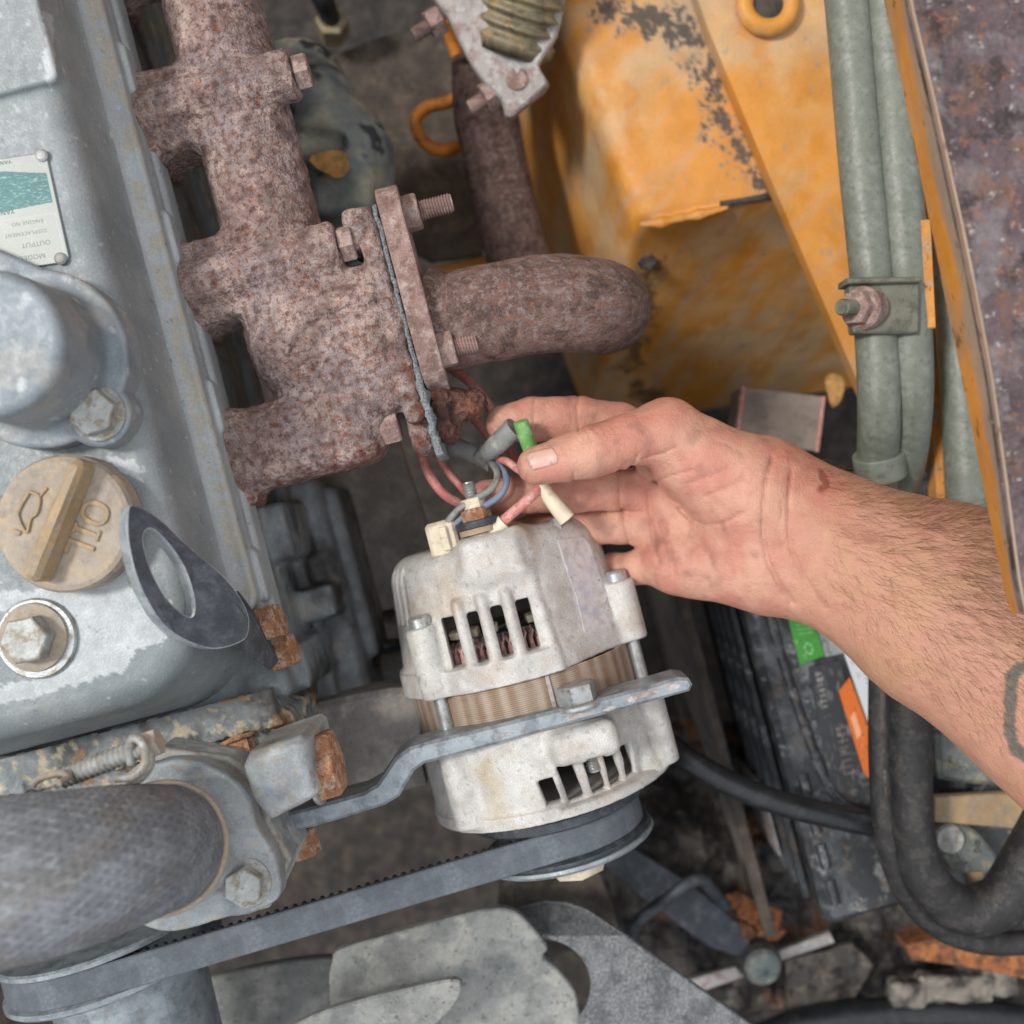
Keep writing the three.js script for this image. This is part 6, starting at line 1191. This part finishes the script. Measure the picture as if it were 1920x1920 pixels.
// ---------------------------------------------------------------- hand and forearm: one continuous body
{
  const t = thing('person', 'bare hairy forearm and dirty hand with tattoo holding wires behind the alternator', 'person', {});
  const J = P, C = (a, b, ra, rb) => caps(J(...a), J(...b), ra, rb);
  const chain = (pts) => { const s = []; for (let i = 0; i < pts.length - 1; i++) s.push(C(pts[i].slice(0, 3), pts[i + 1].slice(0, 3), pts[i][3], pts[i + 1][3])); return s; };
  const index = chain([[1250, 832, -0.046, 0.0128], [1160, 800, -0.036, 0.0118], [1084, 788, -0.03, 0.0116], [1042, 786, -0.028, 0.0108], [1000, 786, -0.027, 0.0108], [944, 793, -0.026, 0.0092]]);
  const middle = chain([[1220, 915, -0.048, 0.0122], [1150, 917, -0.041, 0.0108], [1076, 920, -0.037, 0.0108], [1030, 923, -0.036, 0.0100], [986, 926, -0.036, 0.0100], [914, 932, -0.038, 0.0088]]);
  const ring = chain([[1228, 985, -0.05, 0.0116], [1160, 984, -0.05, 0.0100], [1080, 988, -0.054, 0.0103], [1000, 999, -0.06, 0.0094], [948, 1008, -0.064, 0.0084]]);
  const pinky = chain([[1252, 1056, -0.046, 0.0108], [1196, 1064, -0.052, 0.0092], [1150, 1068, -0.062, 0.0089], [1128, 1070, -0.086, 0.0083], [1140, 1066, -0.11, 0.0074]]);
  const thumb = chain([[1248, 806, -0.006, 0.0142], [1172, 828, 0.0, 0.0124], [1104, 848, 0.005, 0.0121], [1060, 860, 0.0055, 0.0104], [1006, 873, 0.005, 0.0090]]);
  const palm = [
    C([1246, 834, -0.046], [1440, 920, -0.028], 0.0135, 0.0165), C([1218, 915, -0.049], [1440, 962, -0.028], 0.0128, 0.017),
    C([1232, 985, -0.049], [1440, 1010, -0.03], 0.0122, 0.0165), C([1256, 1052, -0.045], [1435, 1058, -0.03], 0.0122, 0.0165)];
  const thenar = C([1252, 812, -0.008], [1405, 912, -0.014], 0.0145, 0.0215), thenar2 = C([1300, 870, -0.018], [1400, 930, -0.018], 0.019, 0.0205), web = C([1216, 866, -0.03], [1290, 850, -0.02], 0.0085, 0.014);
  const hypo = C([1276, 1060, -0.038], [1420, 1068, -0.024], 0.0145, 0.0195);
  const arm = [
    C([1440, 918, -0.022], [1800, 1062, 0.004], 0.0198, 0.0245), C([1800, 1062, 0.004], [2120, 1210, 0.02], 0.0245, 0.030),
    C([1455, 1036, -0.026], [1720, 1210, 0.0], 0.0185, 0.0215), C([1720, 1210, 0.0], [2040, 1460, 0.02], 0.0215, 0.03),
    C([1445, 980, -0.022], [1750, 1130, 0.004], 0.0215, 0.0275), C([1750, 1130, 0.004], [2150, 1390, 0.03], 0.0275, 0.04), C([2150, 1390, 0.03], [2560, 1660, 0.06], 0.04, 0.042)];
  const tendon = C([1440, 960, -0.004], [1640, 1040, 0.018], 0.003, 0.004);
  // creases: [line in photo pixels, width px, depth m]
  const creases = [
    [[[1447, 858], [1436, 900], [1431, 945], [1430, 1005], [1440, 1055], [1462, 1098], [1486, 1130]], 4.5, 0.0011], [[[1484, 880], [1478, 930], [1478, 985], [1482, 1030], [1506, 1080], [1546, 1138]], 4, 0.0008],
    [[[1466, 940], [1462, 985], [1466, 1030]], 3, 0.0004], [[[1274, 955], [1296, 974], [1322, 984], [1352, 982], [1390, 962]], 4, 0.0009], [[[1176, 866], [1200, 882], [1236, 906], [1262, 930], [1290, 966]], 6, 0.0009],
    [[[1206, 858], [1240, 850], [1268, 838]], 3, 0.0005], [[[1232, 900], [1262, 890], [1300, 880]], 3.5, 0.0005], [[[1290, 905], [1330, 895], [1366, 876]], 4, 0.0005], [[[1320, 930], [1360, 915], [1396, 894]], 4, 0.0006], [[[1300, 800], [1350, 830], [1392, 850]], 5, 0.0003],
    [[[1162, 882], [1160, 915], [1163, 946]], 3.5, 0.0010], [[[1166, 952], [1172, 985], [1180, 1014]], 3.5, 0.0009], [[[1002, 748], [1000, 775], [1004, 810]], 3, 0.0006], [[[1084, 742], [1082, 775], [1086, 805]], 3, 0.0007], [[[1076, 884], [1074, 915], [1078, 950]], 3, 0.0006], [[[986, 890], [984, 925], [988, 955]], 3, 0.0005],
    [[[1096, 802], [1104, 812], [1108, 826]], 3, 0.0004], [[[1112, 800], [1120, 812]], 2.5, 0.0003], [[[1240, 980], [1256, 1030], [1262, 1080]], 6, 0.0012], [[[1216, 920], [1222, 990], [1236, 1060]], 5, 0.0010], [[[1290, 1000], [1330, 1040], [1350, 1090]], 7, 0.0006], [[[1180, 876], [1190, 864], [1196, 850]], 3, 0.0006]];
  const raw = (x, y, z) => {
    let d = 1; for (const f of palm) d = su(d, f(x, y, z), 0.012);
    d = su(d, thenar(x, y, z), 0.012); d = su(d, thenar2(x, y, z), 0.012); d = su(d, hypo(x, y, z), 0.012); d = su(d, web(x, y, z), 0.008);
    let a = 1; for (const f of arm) a = su(a, f(x, y, z), 0.02); a = su(a, tendon(x, y, z), 0.008);
    d = su(d, a, 0.02);
    const fing = (c) => { let q = 1; for (const f of c) q = su(q, f(x, y, z), 0.0022); return q; };
    const I = fing(index), Md = fing(middle), Ri = fing(ring), Pk = fing(pinky), Th = fing(thumb);
    return Math.min(su(d, I, 0.006), su(d, Md, 0.006), su(d, Ri, 0.006), su(d, Pk, 0.006), su(d, Th, 0.008));
  };
  const f = rough(raw, 0.003, (x, y, z) => {
    const px = 960 + x * FP / (HC - y), py = 960 + z * FP / (HC - y); let d = 0.0003 * fbm(x * 160, y * 160, z * 160, 3) + 0.0011 * fbm(x * 45, y * 45, z * 45, 2);
    for (const [L, w, h] of creases) { const q = lineDist(px, py, L) / w; if (q < 5) d += h * (0.85 * Math.exp(-q * q) + 0.35 * Math.exp(-q * q / 6)); }
    return d;
  });
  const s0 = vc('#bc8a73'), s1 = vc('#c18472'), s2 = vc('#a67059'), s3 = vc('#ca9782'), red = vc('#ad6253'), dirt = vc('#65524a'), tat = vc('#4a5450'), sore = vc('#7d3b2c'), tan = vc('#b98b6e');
  const ink = [[1990, 1246], [1912, 1252], [1896, 1266], [1893, 1376], [1906, 1408], [1990, 1452]];
  const colr = (x, y, z) => {
    const px = 960 + x * FP / (HC - y), py = 960 + z * FP / (HC - y), a = fbm(x * 50, y * 50, z * 50, 4), b = fbm(x * 130, y * 130, z * 130, 4), c = fbm(x * 300, y * 300, z * 300, 3);
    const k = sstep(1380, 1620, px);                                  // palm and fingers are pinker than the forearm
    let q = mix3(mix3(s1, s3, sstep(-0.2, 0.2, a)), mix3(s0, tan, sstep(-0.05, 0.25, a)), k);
    q = mix3(q, s2, sstep(0.05, 0.4, c) * 0.25); q = mix3(q, red, sstep(0.0, 0.4, b) * 0.22);
    q = mix3(q, red, 0.75 * Math.exp(-Math.pow(lineDist(px, py, [[1478, 860], [1520, 900], [1560, 930]]) / 42, 2)) * (0.7 + b));
    q = mix3(q, red, 0.35 * Math.exp(-Math.pow(lineDist(px, py, [[1230, 770], [1260, 790]]) / 34, 2)));
    const sr = lineDist(px + 14 * b, py + 14 * c, [[1538, 890], [1548, 905], [1540, 918]]); q = mix3(q, sore, sstep(11, 6, sr) * 0.8);
    for (const [L, w] of creases) { const e = lineDist(px, py, L) / w; if (e < 2) q = mix3(q, dirt, 0.3 * Math.exp(-e * e * 4) * clamp(0.6 + 2 * b)); }
    const tips = sstep(60, 0, Math.hypot(px - 912, py - 930)) + sstep(55, 0, Math.hypot(px - 925, py - 795)) + 0.8 * sstep(60, 10, Math.hypot(px - 985, py - 880)) + 0.8 * sstep(90, 0, lineDist(px, py, [[1220, 1000], [1300, 1060]]));
    q = mix3(q, dirt, clamp(tips * (0.2 + 1.0 * Math.max(0, b + 0.12))) * 0.5);
    if (px < 1480) q = mix3(q, dirt, sstep(0.1, 0.45, fbm(x * 90 + 5, y * 90, z * 90, 4)) * 0.35);
    const ti = lineDist(px, py, ink); if (ti < 16) q = mix3(q, tat, sstep(14 + 5 * c, 9 + 5 * c, ti) * (0.85 + 0.4 * c));
    return q;
  };
  const skin = paint({ white: true, vary: 0.05, fine: 0.07, rough: 0.52, roughVar: 0.15, bump: 0.00034, bumpMix: [0, 0, 0.35, 0.45, 0.2], tile: 0.045, extra: { sheen: 0.15, sheenRoughness: 0.6, sheenColor: new THREE.Color('#e8b8a0') } });
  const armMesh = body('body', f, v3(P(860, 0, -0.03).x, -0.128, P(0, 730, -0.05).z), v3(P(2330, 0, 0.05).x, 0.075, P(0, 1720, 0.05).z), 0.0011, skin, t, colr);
  // nail of the thumb, laid on the skin
  const hit = (px, py, y1 = 0.09) => { const o = v3(0, HC, 0), d = P(px, py, 0).sub(o).normalize(); let s = (HC - y1) / -d.y; for (let i = 0; i < 90; i++) { const k = raw(o.x + d.x * s, o.y + d.y * s, o.z + d.z * s); if (k < 0.00003) break; s += k * 0.9; } return o.addScaledVector(d, s); };
  const grad = (p) => { const e = 0.0004; return v3(raw(p.x + e, p.y, p.z) - raw(p.x - e, p.y, p.z), raw(p.x, p.y + e, p.z) - raw(p.x, p.y - e, p.z), raw(p.x, p.y, p.z + e) - raw(p.x, p.y, p.z - e)).normalize(); };
  {
    const n = 18, pos = [], idx = [], o = [984, 852], ux = [55, -14], uy = [12, 30];   // corner by the tip, along the thumb, across
    for (let side = 0; side < 2; side++) for (let j = 0; j <= n; j++) for (let i = 0; i <= n; i++) {
      let u = i / n, v = j / n; const cu = 2 * u - 1, cv = 2 * v - 1, k = 1 - 0.14 * cu * cu * cv * cv; u = 0.5 + 0.5 * cu * k; v = 0.5 + 0.5 * cv * (1 - 0.12 * Math.max(0, cu) ** 3);
      const p = hit(o[0] + ux[0] * u + uy[0] * v, o[1] + ux[1] * u + uy[1] * v), g = grad(p), edge = Math.max(Math.abs(cu), Math.abs(cv));
      p.addScaledVector(g, side ? -0.0004 : 0.00075 * (1 - 0.55 * edge ** 6)); pos.push(p.x, p.y, p.z);
    }
    const w = n + 1, N = w * w, q = (a, b, c, d) => idx.push(a, b, c, b, d, c);
    for (let j = 0; j < n; j++) for (let i = 0; i < n; i++) { const a = j * w + i; q(a, a + w, a + 1, a + w + 1); q(N + a, N + a + 1, N + a + w, N + a + w + 1); }
    for (let i = 0; i < n; i++) { q(i, i + 1, N + i, N + i + 1); q(n * w + i + 1, n * w + i, N + n * w + i + 1, N + n * w + i); q((i + 1) * w, i * w, N + (i + 1) * w, N + i * w); q(i * w + n, (i + 1) * w + n, N + i * w + n, N + (i + 1) * w + n); }
    const g = new THREE.BufferGeometry(); g.setAttribute('position', new THREE.Float32BufferAttribute(pos, 3)); g.setIndex(idx); g.computeVertexNormals();
    mesh('thumbnail', g, paint({ base: '#c8a093', vary: 0.08, fine: 0.05, rough: 0.35, bump: 0.00004, tile: 0.04, layers: [['#9a8274', 0.16, 1, 0.1]] }), t);
  }
  // hair on the forearm
  {
    const r = rng(99), hairs = [], up = [[1470, 838], [1560, 873], [1660, 905], [1760, 935], [1860, 985], [1960, 1030]];
    const grow = (p, n, dir, L, rad) => {
      const pts = [p.clone().addScaledVector(n, -0.0003)], d = dir.clone(); let q = p.clone();
      const curl = (r() - 0.35) * 1.3, side = new V3().crossVectors(n, d).normalize();
      for (let i = 1; i <= 4; i++) { d.addScaledVector(side, curl * 0.35).addScaledVector(n, i === 1 ? 0.25 : -0.16).normalize(); q = q.clone().addScaledVector(d, L / 4); pts.push(q); }
      hairs.push(tube(pts, (s) => rad * (1 - 0.75 * s), 6, 4, false));
    };
    let tries = 0;
    while (hairs.length < 2000 && tries++ < 16000) {
      const px = 1500 + r() * 440, py = 850 + r() * 560, e = lineDist(px, py, up), along_ = (px - 1500) / 400;
      const lower = py - (1130 + (px - 1475) * 0.91); if (lower > -60) continue;
      const dens = clamp(0.2 + 0.7 * along_) * clamp(1.1 - e / 420) * (e < 60 ? 1.5 : 1); if (r() > dens || px < 1545 - (e < 40 ? 60 : 0)) continue;
      const p = hit(px, py); if (p.y < -0.06 || raw(p.x, p.y, p.z) > 0.0006) continue;
      const n = grad(p), w = v3(0.75 + 0.35 * (r() - 0.5), 0, 0.55 + 0.7 * (r() - 0.5)); w.addScaledVector(n, -w.dot(n)).normalize().addScaledVector(n, 0.35).normalize();
      grow(p, n, w, 0.007 + 0.008 * r(), 0.00004 + 0.000025 * r());
    }
    const h = mesh('arm_hair', hairs, plain('#6b4830', 0.5), t, { uv: false }); h.userData.kind = 'stuff';
  }
}

// ---------------------------------------------------------------- wires at the back of the alternator
{
  const wire = (name, lab, cat, pts, r, m, seg = 60) => { const t = thing(name, lab, cat, {}); mesh(cat === 'sleeve' ? 'sleeve' : 'insulation', tube(pts.map((q) => P(...q)), r, seg, 12), m, t, { uv: false }); return t; };
  wire('red_wire', 'red wire coming down behind the exhaust flange to the index finger', 'wire', [[810, 664, -0.1], [852, 696, -0.07], [880, 716, -0.06], [908, 748, -0.056], [934, 790, -0.054], [960, 850, -0.058], [990, 900, -0.06]], 0.0025, M.wireRed);
  wire('red_wire', 'red wire tucked under the manifold flange', 'wire', [[810, 720, -0.13], [834, 738, -0.12], [868, 768, -0.11], [902, 800, -0.1], [930, 840, -0.1]], 0.0025, M.wireRed);
  wire('red_wire', 'pale red wire looping out below the gasket, outer of two', 'wire', [[776, 800, -0.06], [788, 842, -0.05], [804, 888, -0.044], [832, 926, -0.044], [866, 946, -0.048], [900, 962, -0.055], [930, 990, -0.06]], 0.0025, M.wireRed);
  wire('red_wire', 'pale red wire looping out below the gasket, inner of two', 'wire', [[800, 800, -0.065], [814, 844, -0.055], [836, 880, -0.05], [862, 910, -0.05], [884, 936, -0.055], [930, 980, -0.066]], 0.0020, M.wireRed);
  {
    const t = wire('terminal_wire', 'faded pink wire from the terminal stud up to the thumb', 'wire', [[918, 1003, -0.014], [934, 986, -0.012], [958, 964, -0.011], [984, 942, -0.011], [1004, 922, -0.012], [1020, 896, -0.018]], 0.0026, M.wireRed);
    mesh('crimp', tube([P(912, 1008, -0.0135), P(926, 994, -0.012), P(944, 978, -0.0113)], 0.0039, 14, 12), M.cream, t, { uv: false });
  }
  wire('grey_sleeve', 'dusty grey taped cable bundle leaving the manifold flange', 'sleeve', [[800, 812, -0.05], [832, 832, -0.042], [862, 840, -0.038], [890, 852, -0.034], [924, 872, -0.03]], (s) => (0.0054 - 0.0012 * s) * (1 + 0.16 * fbm(s * 9, 1, 2, 3)), M.wireGrey);
  wire('grey_sleeve', 'short grey capped sleeve pinched beside the green one', 'sleeve', [[902, 858, -0.03], [924, 840, -0.022], [948, 818, -0.016], [966, 802, -0.013]], (s) => (0.0044 + 0.0012 * s) * (1 + 0.14 * fbm(s * 9, 5, 2, 3)), M.wireGrey);
  wire('plug_wire', 'thin blue wire curving from plug to the grey sleeve', 'wire', [[848, 1000, -0.026], [856, 982, -0.02], [880, 962, -0.016], [914, 946, -0.014], [940, 926, -0.014], [950, 904, -0.016], [944, 884, -0.022], [928, 866, -0.028]], 0.0017, M.wireBlue);
  wire('plug_wire', 'thin grey wire curving from plug to the grey sleeve', 'wire', [[832, 998, -0.026], [840, 978, -0.02], [862, 954, -0.015], [894, 934, -0.013], [922, 916, -0.013], [932, 898, -0.016], [930, 880, -0.021], [918, 866, -0.027]], 0.0017, M.wireGrey);
  wire('green_sleeve', 'bright green insulated terminal sleeve pinched under the thumb', 'sleeve', [[976, 790, -0.006], [984, 814, -0.008], [994, 840, -0.011], [1008, 872, -0.014]], 0.0037, M.green);
  wire('red_wire', 'short red wire disappearing under the thumb tip', 'wire', [[930, 858, -0.028], [952, 866, -0.022], [972, 880, -0.018], [996, 892, -0.017]], 0.0020, M.wireRed);
  const t = wire('cream_terminal', 'cream wire end reaching from the thumb down to the alternator', 'wire', [[1012, 902, -0.014], [1026, 926, -0.014], [1044, 950, -0.014], [1064, 974, -0.014]], (s) => 0.0033 + 0.0012 * s, M.cream);
  mesh('bare_core', tube([P(1004, 890, -0.016), P(1014, 906, -0.0145), P(1026, 924, -0.0138)], 0.0026, 12, 10), M.darkMetal, t, { uv: false });
}

settle();
renderer.render(scene, camera);
